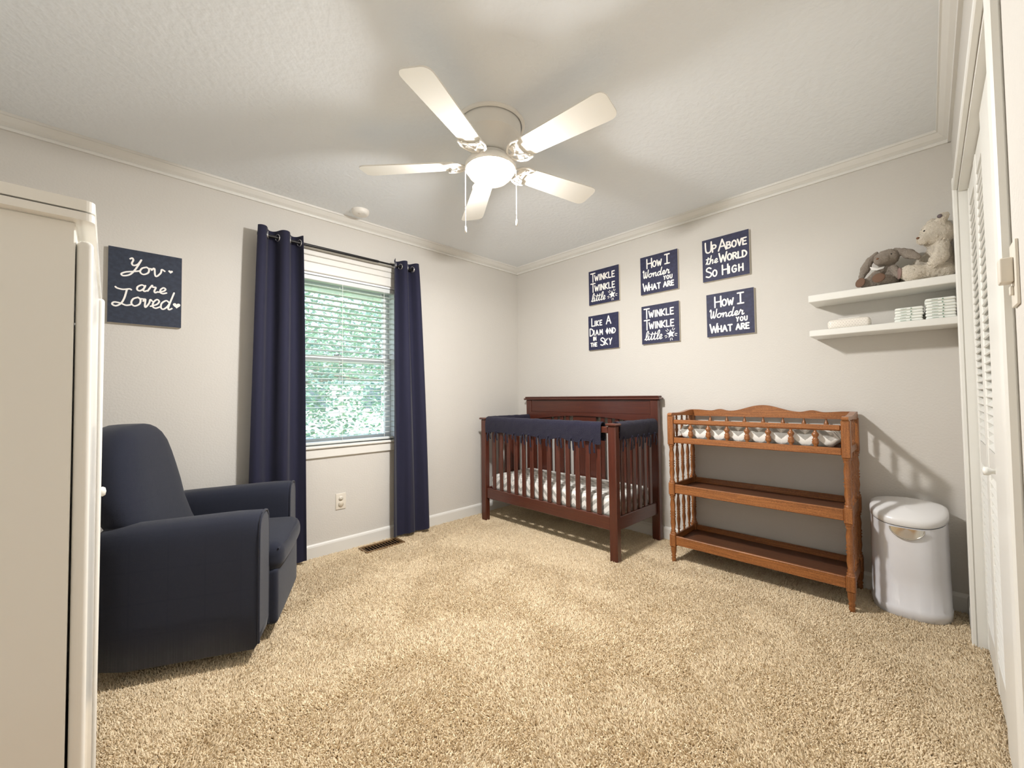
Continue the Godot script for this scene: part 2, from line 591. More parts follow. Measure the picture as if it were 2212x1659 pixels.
func build_closet() -> void:
	var o := setting_node("trim_5", "white casing boards around the closet opening", "trim")
	var b := B.new()
	b.box(Vector3(3.113, -0.012, 0.32), Vector3(W, 2.06, 0.37), 0.004)
	part("side_casing", b, M.white_paint, o)
	b = B.new()
	b.box(Vector3(3.113, -0.012, 1.80), Vector3(W, 2.06, 1.86), 0.004)
	part("side_casing", b, M.white_paint, o)
	b = B.new()
	b.box(Vector3(3.113, 2.0, 0.37), Vector3(W, 2.03, 1.80), 0.003)
	b.box(Vector3(3.119, 2.03, 0.37), Vector3(W, 2.06, 1.80), 0.003)
	part("head_casing", b, M.white_paint, o)
	b = B.new()
	b.box(Vector3(W, -0.012, 0.37), Vector3(W + 0.12, 2.0, 0.378))
	b.box(Vector3(W, 1.985, 0.378), Vector3(W + 0.12, 2.0, 1.79))
	b.box(Vector3(W, -0.012, 1.79), Vector3(W + 0.12, 2.0, 1.80))
	part("jamb", b, M.white_paint, o)
	# louvered folding doors
	var dr := setting_node("door_1", "white louvered bifold closet door", "door")
	var slat_mesh: MeshInstance3D = null
	for k in 2:
		var z0 := 0.382 + k * 0.358
		var z1 := z0 + 0.354
		b = B.new()
		for zz in [[z0, z0 + 0.042], [z1 - 0.042, z1]]:
			b.box(Vector3(3.157, 0.012, zz[0]), Vector3(3.187, 1.98, zz[1]), 0.004)
		for yy in [[0.012, 0.13], [0.80, 0.89], [1.90, 1.98]]:
			b.box(Vector3(3.159, yy[0], z0 + 0.042), Vector3(3.185, yy[1], z1 - 0.042))
		var leaf := part("door_leaf", b, M.white_paint, dr)
		for span in [[0.135, 0.80], [0.895, 1.90]]:
			var y: float = span[0] + 0.012
			while y < span[1] - 0.005:
				if slat_mesh == null:
					b = B.new()
					b.t = Transform3D(Basis(Vector3(0, 0, 1), 0.75), Vector3.ZERO)
					b.box(Vector3(-0.018, -0.003, -0.137), Vector3(0.018, 0.003, 0.137), 0.0015)
					slat_mesh = part("slat", b, M.white_paint, leaf)
					slat_mesh.position = Vector3(3.172, y, (z0 + z1) * 0.5)
				else:
					copy_part("slat", slat_mesh, leaf, Transform3D(Basis.IDENTITY, Vector3(3.172, y, (z0 + z1) * 0.5)))
				y += 0.0302
	b = B.new()
	b.t = Transform3D(Basis(Vector3(0, 0, 1), PI / 2), Vector3(3.157, 0.845, 1.07))
	b.lathe([[0.0, 0.0], [0.008, 0.0], [0.008, 0.012], [0.014, 0.02], [0.013, 0.03], [0.0, 0.033]], 12)
	part("knob", b, M.white_paint, dr)
	b = B.new()
	b.box(Vector3(3.150, 0.012, 1.104), Vector3(3.180, 1.98, 1.785), 0.004)
	part("flat_leaf", b, M.white_paint, dr)
	# wall switch on the near wall
	var s := thing("wall_switch", "small white switch box on the wall beside the closet", "switch", Vector3(W, 1.31, 1.90))
	b = B.new()
	b.rbox(Vector3(-0.005, -0.060, -0.030), Vector3(0.0, 0.055, 0.030), 0.002, 2)
	part("wall_plate", b, M.plate, s)
	b = B.new()
	b.rbox(Vector3(-0.022, -0.018, -0.016), Vector3(-0.005, 0.027, 0.016), 0.003, 2)
	part("control_box", b, M.plate, s)
	b = B.new()
	b.rbox(Vector3(-0.010, -0.040, -0.006), Vector3(-0.005, -0.024, 0.006), 0.002, 2)
	part("toggle", b, M.plate, s)

func build_window() -> void:
	var o := setting_node("window_1", "white double-hung window between navy curtains", "window")
	var y0 := 0.765; var y1 := 1.985; var z0 := 1.40; var z1 := 2.27
	var b := B.new()
	for zz in [[z0 - 0.07, z0], [z1, z1 + 0.07]]:
		b = B.new()
		b.box(Vector3(0, y0, zz[0]), Vector3(0.02, y1, zz[1]), 0.003)
		part("side_casing", b, M.trim, o)
	for lay in [[1.985, 2.052, 0.018], [2.053, 2.097, 0.022], [2.098, 2.135, 0.030], [2.136, 2.158, 0.042]]:
		b = B.new()
		b.box(Vector3(0, lay[0], z0 - 0.085), Vector3(lay[2], lay[1], z1 + 0.085), 0.004)
		part("head_moulding", b, M.trim, o)
	b = B.new()
	b.box(Vector3(-0.07, 0.745, z0 - 0.09), Vector3(0.03, 0.765, z1 + 0.09), 0.005)
	part("sill", b, M.trim, o)
	b = B.new()
	b.box(Vector3(0, 0.68, z0 - 0.07), Vector3(0.016, 0.742, z1 + 0.07), 0.005)
	part("apron", b, M.trim, o)
	b = B.new()
	b.box(Vector3(-0.15, y0, z0), Vector3(0, y1, z0 + 0.014))
	b.box(Vector3(-0.15, y0, z1 - 0.014), Vector3(0, y1, z1))
	b.box(Vector3(-0.15, y1 - 0.014, z0 + 0.014), Vector3(0, y1, z1 - 0.014))
	b.box(Vector3(-0.16, y0 - 0.03, z0), Vector3(-0.07, y0 + 0.008, z1))
	part("jamb", b, M.vinyl, o)
	for s in [["upper_sash", -0.135, -0.107, 1.375, 1.971, 0.04], ["lower_sash", -0.104, -0.076, 0.773, 1.412, 0.038]]:
		b = B.new()
		var za := z0 + 0.014; var zb := z1 - 0.014; var w := 0.05
		b.box(Vector3(s[1], s[3], za), Vector3(s[2], s[4], za + w), 0.004)
		b.box(Vector3(s[1], s[3], zb - w), Vector3(s[2], s[4], zb), 0.004)
		b.box(Vector3(s[1], s[3], za + w), Vector3(s[2], s[3] + s[5], zb - w), 0.004)
		b.box(Vector3(s[1], s[4] - s[5], za + w), Vector3(s[2], s[4], zb - w), 0.004)
		var sash := part(s[0], b, M.vinyl, o)
		b = B.new()
		var xm: float = (s[1] + s[2]) * 0.5
		b.box(Vector3(xm - 0.002, s[3] + s[5], za + w), Vector3(xm + 0.002, s[4] - s[5], zb - w))
		part("pane", b, M.glass, sash)
	b = B.new()
	b.box(Vector3(-0.1, 1.412, 1.81), Vector3(-0.076, 1.424, 1.87), 0.004)
	b.box(Vector3(-0.085, 1.418, 1.83), Vector3(-0.062, 1.428, 1.85), 0.003)
	part("sash_lock", b, M.silver, o)
	# blind
	var bl := thing("window_blind", "white slatted blind hanging open in the window", "blind", Vector3(-0.032, 0, 1.835))
	b = B.new()
	b.box(Vector3(-0.026, 1.935, -0.416), Vector3(0.026, 1.968, 0.416), 0.004)
	part("head_rail", b, M.blind, bl)
	b = B.new()
	b.box(Vector3(-0.024, 0.772, -0.414), Vector3(0.024, 0.79, 0.414), 0.004)
	part("bottom_rail", b, M.blind, bl)
	var first: MeshInstance3D = null
	for k in 27:
		var y := 0.826 + k * 0.0412
		if first == null:
			b = B.new()
			b.smooth(true)
			var rows := []
			for i in 7:
				var s := i / 6.0 * 2.0 - 1.0
				rows.append([Vector3(s * 0.0245, (1.0 - s * s) * 0.003, -0.414), Vector3(s * 0.0245, (1.0 - s * s) * 0.003, 0.414)])
			b.sheet(rows, 0.0026, Vector3.UP)
			first = part("slat", b, M.blind, bl)
			first.position.y = y
			first.rotation.z = 0.05
		else:
			copy_part("slat", first, bl, Transform3D(Basis(Vector3(0, 0, 1), 0.05), Vector3(0, y, 0)))
	for z in [-0.33, 0.0, 0.33]:
		for x in [-0.0255, 0.0255]:
			b = B.new()
			b.box(Vector3(x - 0.0008, 0.785, z - 0.0012), Vector3(x + 0.0008, 1.94, z + 0.0012))
			part("ladder_cord", b, M.cord, bl)
	b = B.new()
	b.tube([Vector3(0.029, 1.94, 0.37), Vector3(0.030, 1.6, 0.372), Vector3(0.030, 1.22, 0.371)], 0.004, 6)
	part("tilt_wand", b, M.cord, bl)

func curtain(label: String, zt: Array, zb: Array, waves: float, phase: float, amp: float, sd: int) -> void:
	var o := thing("curtain", label, "curtain", Vector3(0.088, 0, (zt[0] + zt[1]) * 0.5))
	var zc: float = (zt[0] + zt[1]) * 0.5
	var r := RandomNumberGenerator.new(); r.seed = sd
	var b := B.new()
	var rows := []
	var ny := 26
	var nx := 84
	var topy := 2.187; var boty := 0.022
	for i in ny + 1:
		var v := float(i) / ny
		var y := lerpf(topy, boty, v)
		var row := []
		for j in nx + 1:
			var s := float(j) / nx
			var za := lerpf(zt[0], zb[0], pow(v, 0.8)); var zz := lerpf(zt[1], zb[1], pow(v, 0.8))
			var ph := phase + waves * TAU * s
			var drift := sin(v * 2.3 + s * 5.0 + sd) * 0.35 * v + sin(v * 5.0 + sd * 2.0) * 0.12 * v
			var a := amp * (1.0 - 0.25 * v + 0.18 * sin(s * 9.0 + sd) * v)
			var x := a * sin(ph + drift) + 0.004 * sin(ph * 3.0 + v * 4.0) * v
			var z := lerpf(za, zz, s) + 0.30 * amp * sin(2.0 * (ph + drift)) * 0.3
			row.append(Vector3(x, y + 0.006 * sin(ph) * v, z - zc))
		rows.append(row)
	b.sheet(rows, 0.004, Vector3.RIGHT)
	part("panel", b, M.navy_curtain, o)
	# hem stitched along the top, grommets where the cloth meets the rod
	var half: int = int(waves * 2.0) + 1
	for k in range(0, half + 1):
		var s := (k * PI - phase) / (waves * TAU)
		if s < 0.02 or s > 0.98: continue
		var j := int(s * nx)
		var p: Vector3 = rows[0][j]
		var d: Vector3 = (rows[0][min(j + 1, nx)] - rows[0][max(j - 1, 0)]).normalized()
		var n := d.cross(Vector3.UP).normalized()
		b = B.new()
		for f in [-1.0, 1.0]:
			var pts := []
			for q in 17:
				var a := TAU * q / 16.0
				pts.append(Vector3(p.x, 2.140, p.z) + n * 0.0035 * f + d * cos(a) * 0.021 + Vector3.UP * sin(a) * 0.021)
			b.tube(pts, 0.0042, 6)
		part("grommet", b, M.silver, o)

func build_curtains() -> void:
	curtain("long navy grommet curtain left of window, behind the armchair", [2.405, 2.142], [2.45, 2.108], 2.0, 0.6, 0.042, 3)
	curtain("long navy grommet curtain right of window, beside the floor vent", [1.478, 1.268], [1.488, 1.165], 2.0, 2.2, 0.036, 7)
	var o := thing("curtain_rod", "thin black curtain rod above the window", "curtain rod", Vector3(0.088, 2.14, 1.84))
	var b := B.new()
	b.tube([Vector3(0, 0, -0.24), Vector3(0, 0, 0.545)], 0.0095, 12)
	part("outer_tube", b, M.black_metal, o)
	b = B.new()
	b.tube([Vector3(0, 0, -0.552), Vector3(0, 0, -0.2)], 0.0072, 12)
	part("inner_tube", b, M.black_metal, o)
	for s in [-0.56, 0.555]:
		b = B.new()
		b.t = Transform3D(Basis(Vector3.RIGHT, PI / 2), Vector3(0, 0, s - 0.012))
		b.lathe([[0.0, 0.0], [0.013, 0.0], [0.017, 0.008], [0.017, 0.016], [0.011, 0.024], [0.0, 0.026]], 14)
		part("finial", b, M.black_metal, o)
		b = B.new()
		var z: float = s * 0.93
		b.box(Vector3(-0.088, -0.03, z - 0.009), Vector3(-0.084, 0.03, z + 0.009), 0.001)
		b.box(Vector3(-0.086, -0.016, z - 0.005), Vector3(0.0, -0.009, z + 0.005), 0.001)
		b.box(Vector3(-0.005, -0.016, z - 0.005), Vector3(0.012, -0.009, z + 0.005), 0.001)
		part("bracket", b, M.black_metal, o)

func build_fan() -> void:
	var c := Vector3(1.526, 0, 1.727)
	var o := thing("ceiling_fan", "white five-blade ceiling fan with a lit glass bowl", "ceiling fan", c)
	var b := B.new()
	b.lathe([[0.158, 2.428], [0.170, 2.430], [0.172, 2.434], [0.172, 2.44]], 48)
	part("mounting_ring", b, M.fan_white, o)
	b = B.new()
	b.lathe([[0.0, 2.288], [0.086, 2.288], [0.092, 2.293], [0.096, 2.305], [0.108, 2.325], [0.126, 2.345], [0.139, 2.358], [0.146, 2.364, 1], [0.150, 2.367], [0.152, 2.378], [0.152, 2.44]], 48)
	part("motor_housing", b, M.fan_white, o)
	b = B.new()
	b.lathe([[0.0, 2.262], [0.082, 2.262], [0.090, 2.266], [0.090, 2.278], [0.082, 2.284], [0.0, 2.284]], 40)
	part("flywheel", b, M.fan_white, o)
	b = B.new()
	b.lathe([[0.0, 2.252], [0.048, 2.252], [0.056, 2.258], [0.056, 2.288]], 32)
	part("switch_housing", b, M.fan_white, o)
	b = B.new()
	b.lathe([[0.117, 2.216], [0.124, 2.214], [0.127, 2.220], [0.126, 2.238], [0.118, 2.252], [0.100, 2.258], [0.0, 2.258]], 48)
	part("light_kit", b, M.fan_white, o)
	b = B.new()
	b.lathe([[0.0, 2.148], [0.03, 2.150], [0.06, 2.157], [0.088, 2.171], [0.106, 2.188], [0.115, 2.204], [0.118, 2.218]], 48)
	part("glass_bowl", b, M.bowl, o)
	var blade_mesh: MeshInstance3D = null
	var iron_mesh: MeshInstance3D = null
	for k in 5:
		var a := deg_to_rad(66.61 - 72.0 * k)
		var tilt := Basis(Vector3.UP, -a) * Basis(Vector3.RIGHT, deg_to_rad(-12.0))
		var x := Transform3D(tilt, Vector3(0, 2.246, 0))
		if blade_mesh == null:
			b = B.new()
			var pts := PackedVector2Array()
			pts.append(Vector2(0.182, -0.054)); pts.append(Vector2(0.60, -0.071))
			for q in 7: pts.append(Vector2(0.615, -0.036) + Vector2(cos(-PI / 2 + q * PI / 12), sin(-PI / 2 + q * PI / 12)) * 0.035)
			for q in 7: pts.append(Vector2(0.615, 0.036) + Vector2(cos(q * PI / 12), sin(q * PI / 12)) * 0.035)
			pts.append(Vector2(0.60, 0.071)); pts.append(Vector2(0.182, 0.054))
			pts.append(Vector2(0.170, 0.040)); pts.append(Vector2(0.170, -0.040))
			b.t = Transform3D(Basis(Vector3.RIGHT, Vector3(0, 0, 1), Vector3(0, -1, 0)), Vector3.ZERO)
			b.prism(pts, -0.003, 0.003)
			blade_mesh = part("blade", b, M.blade, o)
			blade_mesh.transform = x
			b = B.new()
			# scrolled iron: arm from the flywheel, heart plate under the blade root
			b.tube([Vector3(0.075, 0.022, 0), Vector3(0.105, 0.012, 0.0), Vector3(0.135, -0.008, 0.0), Vector3(0.165, -0.009, 0)], 0.009, 8)
			for s in [-1.0, 1.0]:
				b.tube([Vector3(0.120, -0.004, 0.004 * s), Vector3(0.132, -0.008, 0.028 * s), Vector3(0.155, -0.009, 0.05 * s), Vector3(0.185, -0.009, 0.062 * s), Vector3(0.222, -0.008, 0.058 * s)], 0.0055, 8)
				b.tube([Vector3(0.155, -0.008, 0.0), Vector3(0.175, -0.009, 0.018 * s), Vector3(0.20, -0.009, 0.026 * s), Vector3(0.206, -0.009, 0.048 * s), Vector3(0.222, -0.008, 0.058 * s)], 0.005, 8)
				b.tube([Vector3(0.172, -0.009, 0.024 * s), Vector3(0.182, -0.009, 0.036 * s), Vector3(0.176, -0.009, 0.044 * s), Vector3(0.166, -0.009, 0.038 * s)], 0.004, 6)
			b.box(Vector3(0.150, -0.0095, -0.044), Vector3(0.198, -0.004, 0.044), 0.002)
			iron_mesh = part("blade_iron", b, M.fan_white, blade_mesh)
		else:
			var bm := copy_part("blade", blade_mesh, o, x)
			copy_part("blade_iron", iron_mesh, bm, Transform3D.IDENTITY)
	for ch in [[Vector3(1.437, 0, 1.816), 1.905], [Vector3(1.616, 0, 1.638), 1.935]]:
		var p: Vector3 = ch[0] - c
		b = B.new()
		b.tube([Vector3(p.x, 2.226, p.z), Vector3(p.x, ch[1] + 0.03, p.z)], 0.0016, 6)
		var chain := part("pull_chain", b, M.fan_white, o)
		b = B.new()
		b.lathe([[0.0, ch[1]], [0.004, ch[1] + 0.001], [0.0058, ch[1] + 0.010], [0.0045, ch[1] + 0.026], [0.002, ch[1] + 0.034], [0.0, ch[1] + 0.034]], 12, Vector3(p.x, 0, p.z))
		part("pull_knob", b, M.fan_white, chain)
	var lamp := OmniLight3D.new()
	lamp.name = "bowl_light"
	lamp.position = Vector3(0, 2.194, 0)
	lamp.light_color = LAMP_COLOR
	lamp.light_energy = LAMP_ENERGY
	lamp.light_size = 0.045
	lamp.omni_range = 12.0
	lamp.omni_attenuation = 2.0
	lamp.shadow_enabled = true
	o.add_child(lamp)
	var down := AreaLight3D.new()
	down.name = "bowl_face_light"
	down.position = Vector3(0, 2.144, 0)
	down.rotation.x = -PI / 2
	down.area_size = Vector2(0.17, 0.17)
	down.light_color = LAMP_COLOR
	down.light_energy = LAMP_DOWN
	down.area_range = 12.0
	down.shadow_enabled = true
	o.add_child(down)
	# smoke alarm
	var s := thing("smoke_alarm", "round white smoke alarm on the ceiling near the window", "smoke alarm", Vector3(0.195, H, 1.79))
	b = B.new()
	b.lathe([[0.0, -0.032], [0.040, -0.032], [0.052, -0.028], [0.058, -0.018], [0.060, -0.008], [0.060, 0.0]], 36)
	part("body", b, M.fan_white, s)
	b = B.new()
	b.lathe([[0.0, -0.035], [0.009, -0.034], [0.010, -0.031]], 16, Vector3(0.02, 0, 0.015))
	part("test_button", b, M.plate, s)

func build_small_wall_things() -> void:
	var o := thing("wall_outlet", "cream duplex outlet on wall beneath the window", "outlet", Vector3(0, 0.353, 1.85))
	var b := B.new()
	b.rbox(Vector3(0, -0.057, -0.036), Vector3(0.006, 0.057, 0.036), 0.003, 2)
	part("wall_plate", b, M.plate, o)
	b = B.new()
	b.t = Transform3D(Basis(Vector3(0, 0, -1), PI / 2), Vector3(0.004, 0.02, 0))
	b.lathe([[0.0, 0.0], [0.017, 0.0], [0.017, 0.0035], [0.0, 0.0036]], 20)
	part("socket", b, M.plate, o)
	b = B.new()
	for z in [-0.006, 0.006]: b.cbox(Vector3(0.0078, 0.024, z), Vector3(0.0008, 0.008, 0.0022))
	b.cbox(Vector3(0.0078, 0.0125, 0), Vector3(0.0008, 0.0045, 0.0045))
	part("slots", b, M.slot, o)
	b = B.new()
	b.t = Transform3D(Basis(Vector3(0, 0, -1), PI / 2), Vector3(0.004, -0.021, 0))
	b.lathe([[0.0, 0.0], [0.0185, 0.0], [0.0185, 0.006], [0.016, 0.009], [0.0, 0.0095]], 24)
	part("safety_cap", b, M.socket_cap, o)
	# floor register
	o = thing("floor_vent", "brown metal floor register set in carpet below the window", "floor vent", Vector3(0.125, 0, 1.59))
	b = B.new()
	var hx := 0.068; var hz := 0.155
	b.box(Vector3(-hx, -0.012, -hz), Vector3(-hx + 0.016, 0.005, hz), 0.002)
	b.box(Vector3(hx - 0.016, -0.012, -hz), Vector3(hx, 0.005, hz), 0.002)
	b.box(Vector3(-hx + 0.016, -0.012, -hz), Vector3(hx - 0.016, 0.005, -hz + 0.016), 0.002)
	b.box(Vector3(-hx + 0.016, -0.012, hz - 0.016), Vector3(hx - 0.016, 0.005, hz), 0.002)
	part("frame", b, M.vent, o)
	b = B.new()
	b.box(Vector3(-hx + 0.01, -0.0119, -hz + 0.01), Vector3(hx - 0.01, -0.009, hz - 0.01))
	part("duct", b, M.vent_dark, o)
	var first: MeshInstance3D = null
	for k in 12:
		var z := -hz + 0.028 + k * (2.0 * hz - 0.056) / 11.0
		var x := Transform3D(Basis.IDENTITY, Vector3(0, -0.002, z))
		if first == null:
			b = B.new()
			b.t = Transform3D(Basis(Vector3.RIGHT, 0.6), Vector3.ZERO)
			b.box(Vector3(-0.05, -0.006, -0.0012), Vector3(0.05, 0.006, 0.0012))
			first = part("vane", b, M.vent, o)
			first.transform = x
		else: copy_part("vane", first, o, x)

func build_outside() -> void:
	var b := B.new()
	b.box(Vector3(-60, -0.9, -50), Vector3(-0.2, -0.5, 50))
	tag(part("lawn", b, M.lawn, self), "sunlit lawn outside the window", "lawn", "", "structure")
	b = B.new()
	b.box(Vector3(-17.0, -0.5, -50), Vector3(-12.2, -0.47, 50), 0.01)
	tag(part("driveway", b, M.concrete, self), "pale concrete driveway beyond the lawn outside", "driveway", "", "structure")
	# eaves over the window
	var o := setting_node("eaves", "white roof overhang above the window outside", "eaves")
	b = B.new()
	b.box(Vector3(-0.95, 2.14, -1.5), Vector3(-0.15, 2.17, 6.0))
	part("soffit", b, M.soffit, o)
	b = B.new()
	b.box(Vector3(-0.99, 2.105, -1.5), Vector3(-0.95, 2.31, 6.0), 0.005)
	part("fascia", b, M.soffit, o)
	for k in 16:
		b = B.new()
		b.box(Vector3(-0.95, 2.10, -1.3 + k * 0.3), Vector3(-0.15, 2.14, -1.26 + k * 0.3), 0.003)
		part("rafter", b, M.soffit, o)
	b = B.new()
	b.t = Transform3D(Basis(Vector3(0, 0, 1), 0.32), Vector3(-1.05, 2.31, 0))
	b.box(Vector3(0, 0, -1.6), Vector3(5.6, 0.08, 6.2))
	part("roof_slope", b, M.roofing, o)
	# neighbouring house
	var h := thing("house", "white sided house across the driveway outside", "house", Vector3(-19.5, -0.5, -6.5))
	b = B.new()
	b.box(Vector3(-3, 0, -5), Vector3(3, 2.9, 5))
	part("wall", b, M.siding, h)
	for k in 14:
		b = B.new()
		b.box(Vector3(3.0, 0.1 + k * 0.2, -5.0), Vector3(3.02, 0.28 + k * 0.2, 5.0))
		part("siding_board", b, M.siding, h)
	b = B.new()
	b.t = Transform3D(Basis(Vector3.RIGHT, Vector3.UP, Vector3(0, 0, 1)), Vector3(0, 2.9, 0))
	b.prism(PackedVector2Array([Vector2(-3.5, -0.05), Vector2(3.5, -0.05), Vector2(0, 1.7)]), -5.4, 5.4)
	part("roof", b, M.roofing, h)
	for z in [-2.8, 0.2, 2.9]:
		b = B.new()
		b.box(Vector3(3.0, 1.0, z - 0.55), Vector3(3.05, 2.2, z + 0.55), 0.01)
		var w := part("window", b, M.soffit, h)
		b = B.new()
		b.box(Vector3(3.05, 1.08, z - 0.47), Vector3(3.055, 2.12, z + 0.47))
		part("pane", b, M.dark_glass, w)
	# white yard fence
	var f := thing("yard_fence", "low white board fence across the lawn outside", "fence", Vector3(-8.4, -0.5, -3.0))
	for k in 9:
		b = B.new()
		b.box(Vector3(-0.05, 0, -8.05 + k * 2.0), Vector3(0.05, 0.85, -7.95 + k * 2.0), 0.01)
		part("post", b, M.soffit, f)
	for y in [0.25, 0.62]:
		b = B.new()
		b.box(Vector3(0.05, y, -8.2), Vector3(0.075, y + 0.14, 8.2), 0.005)
		part("rail", b, M.soffit, f)
	# trees
	rng.seed = 77
	var lm := B.new()
	lm.tri(Vector3(-0.5, 0, 0), Vector3(0, 0.08, 0.28), Vector3(0.05, 0.0, 0))
	lm.tri(Vector3(0, 0.08, 0.28), Vector3(0.5, -0.05, 0), Vector3(0.05, 0.0, 0))
	lm.tri(Vector3(-0.5, 0, 0), Vector3(0.05, 0.0, 0), Vector3(0, 0.08, -0.28))
	lm.tri(Vector3(0, 0.08, -0.28), Vector3(0.05, 0.0, 0), Vector3(0.5, -0.05, 0))
	lm.st.generate_normals()
	var leaf := lm.st.commit()
	leaf.surface_set_material(0, M.leaf)
	var trees := [["leafy green tree close to the window outside", Vector3(-4.8, -0.5, 1.35), 1.0, 2.1, Vector3(1.5, 2.0, 3.4), 9500, 0.11],
		["broad green tree beyond the fence outside, on the right", Vector3(-10.5, -0.5, -5.2), 1.3, 3.6, Vector3(2.4, 2.3, 3.0), 4200, 0.2],
		["tall green tree beyond the fence outside, on the left", Vector3(-11.5, -0.5, -0.6), 1.3, 3.9, Vector3(2.5, 2.6, 3.0), 4200, 0.2],
		["low bright bush against the yard fence outside", Vector3(-7.9, -0.5, -1.3), 0.0, 0.35, Vector3(0.4, 0.4, 1.6), 900, 0.1]]
	for tr in trees:
		var o2 := thing("tree", tr[0], "bush" if tr[2] == 0.0 else "tree", tr[1])
		if tr[2] > 0.0:
			b = B.new()
			b.tube([Vector3(0, -0.05, 0), Vector3(0.04, tr[2], 0.05), Vector3(-0.05, tr[3], 0.0), Vector3(0.05, tr[3] + 0.8, 0.1)], 0.13, 9, 0.04)
			var trunk := part("trunk", b, M.bark, o2)
			for k in 7:
				b = B.new()
				var a := TAU * k / 7.0 + 0.4
				var s := Vector3(0, lerpf(tr[2], tr[3], k / 7.0), 0)
				var e: Vector3 = Vector3(0, tr[3], 0) + Vector3(cos(a), 0.2 * sin(k * 2.0), sin(a)) * tr[4] * 0.8
				b.tube([s, s.lerp(e, 0.5) + Vector3(0, 0.1, 0), e], 0.045, 6, 0.01)
				part("branch", b, M.bark, trunk)
		var mm := MultiMesh.new()
		mm.transform_format = MultiMesh.TRANSFORM_3D
		mm.use_colors = true
		mm.mesh = leaf
		mm.instance_count = tr[5]
		var clumps := []
		for k in 46:
			var v := Vector3(rng.randfn(), rng.randfn(), rng.randfn()).normalized() * pow(rng.randf(), 0.4)
			clumps.append(Vector3(0, tr[3], 0) + v * tr[4])
		for k in tr[5]:
			var cp: Vector3 = clumps[rng.randi() % clumps.size()]
			var v: Vector3 = Vector3(rng.randfn(), rng.randfn(), rng.randfn()) * tr[4] * 0.16
			var bs := Basis(Vector3.UP, rng.randf() * TAU) * Basis(Vector3.RIGHT, rng.randf_range(-0.9, 0.9)) * Basis(Vector3(0, 0, 1), rng.randf_range(-0.9, 0.5))
			mm.set_instance_transform(k, Transform3D(bs.scaled(Vector3.ONE * tr[6] * rng.randf_range(0.7, 1.3)), cp + v))
			var g := rng.randf()
			mm.set_instance_color(k, Color(lerpf(0.11, 0.42, g), lerpf(0.20, 0.54, g), lerpf(0.16, 0.42, g)))
		var mi := MultiMeshInstance3D.new()
		mi.name = "foliage"
		mi.multimesh = mm
		mi.set_meta("kind", "stuff")
		o2.add_child(mi)

func build_carpet() -> void:
	rng.seed = 5
	var b := B.new()
	b.smooth(true)
	var rings := []
	for i in 4:
		var v := i / 3.0
		var ring := []
		for k in 4:
			var a := TAU * k / 4.0 + v * 1.4
			var r := [0.0024, 0.0027, 0.0023, 0.0008][i] as float
			ring.append(Vector3(cos(a) * r + v * v * 0.005, v * 0.0145, sin(a) * r))
		rings.append(ring)
	b.loft(rings, true, false)
	b.st.generate_normals()
	var yarn := b.st.commit()
	yarn.surface_set_material(0, M.yarn)
	var lean := FastNoiseLite.new(); lean.seed = 9; lean.frequency = 1.1; lean.fractal_octaves = 3
	var clump := FastNoiseLite.new(); clump.seed = 19; clump.frequency = 34.0; clump.fractal_octaves = 2
	var step := 0.0048
	var buf := PackedFloat32Array()
	var nx := int((W + 0.04) / step)
	var nz := int(3.45 / step)
	buf.resize(nx * nz * 16)
	var n := 0
	for i in nx:
		for j in nz:
			var x := (i + rng.randf()) * step + 0.002
			var z := (j + rng.randf()) * step + 0.002
			if x + z > 5.0: continue
			if x > W - 0.014 and (z < 0.37 or z > 1.78): continue
			if x < 0.19 and x > 0.06 and z > 1.438 and z < 1.742: continue
			var dir := lean.get_noise_2d(x, z) * 6.0 + rng.randfn() * 0.9
			var tip := 0.35 + 0.5 * rng.randf() + 0.35 * clump.get_noise_2d(x, z)
			var bs := Basis(Vector3(cos(dir), 0, sin(dir)).normalized(), tip) * Basis(Vector3.UP, rng.randf() * TAU)
			var hgt := 0.85 + 0.3 * rng.randf() + 0.35 * clump.get_noise_2d(x + 9.0, z)
			bs = bs * Basis.from_scale(Vector3(1.15, hgt, 1.15))
			var g: float = clamp(0.5 + rng.randfn() * 0.22 + clump.get_noise_2d(x - 5.0, z + 3.0) * 0.35, 0.0, 1.0)
			var q := n * 16
			buf[q] = bs.x.x; buf[q + 1] = bs.y.x; buf[q + 2] = bs.z.x; buf[q + 3] = x
			buf[q + 4] = bs.x.y; buf[q + 5] = bs.y.y; buf[q + 6] = bs.z.y; buf[q + 7] = -0.0125
			buf[q + 8] = bs.x.z; buf[q + 9] = bs.y.z; buf[q + 10] = bs.z.z; buf[q + 11] = z
			buf[q + 12] = lerpf(0.70, 0.97, g); buf[q + 13] = lerpf(0.55, 0.84, g); buf[q + 14] = lerpf(0.36, 0.62, g); buf[q + 15] = 1.0
			n += 1
	buf.resize(n * 16)
	var mm := MultiMesh.new()
	mm.transform_format = MultiMesh.TRANSFORM_3D
	mm.use_colors = true
	mm.mesh = yarn
	mm.instance_count = n
	mm.buffer = buf
	var mi := MultiMeshInstance3D.new()
	mi.name = "carpet_pile"
	mi.multimesh = mm
	tag(mi, "beige shaggy carpet pile covering the floor", "carpet", "", "stuff")
	add_child(mi)
	print("tufts ", n)

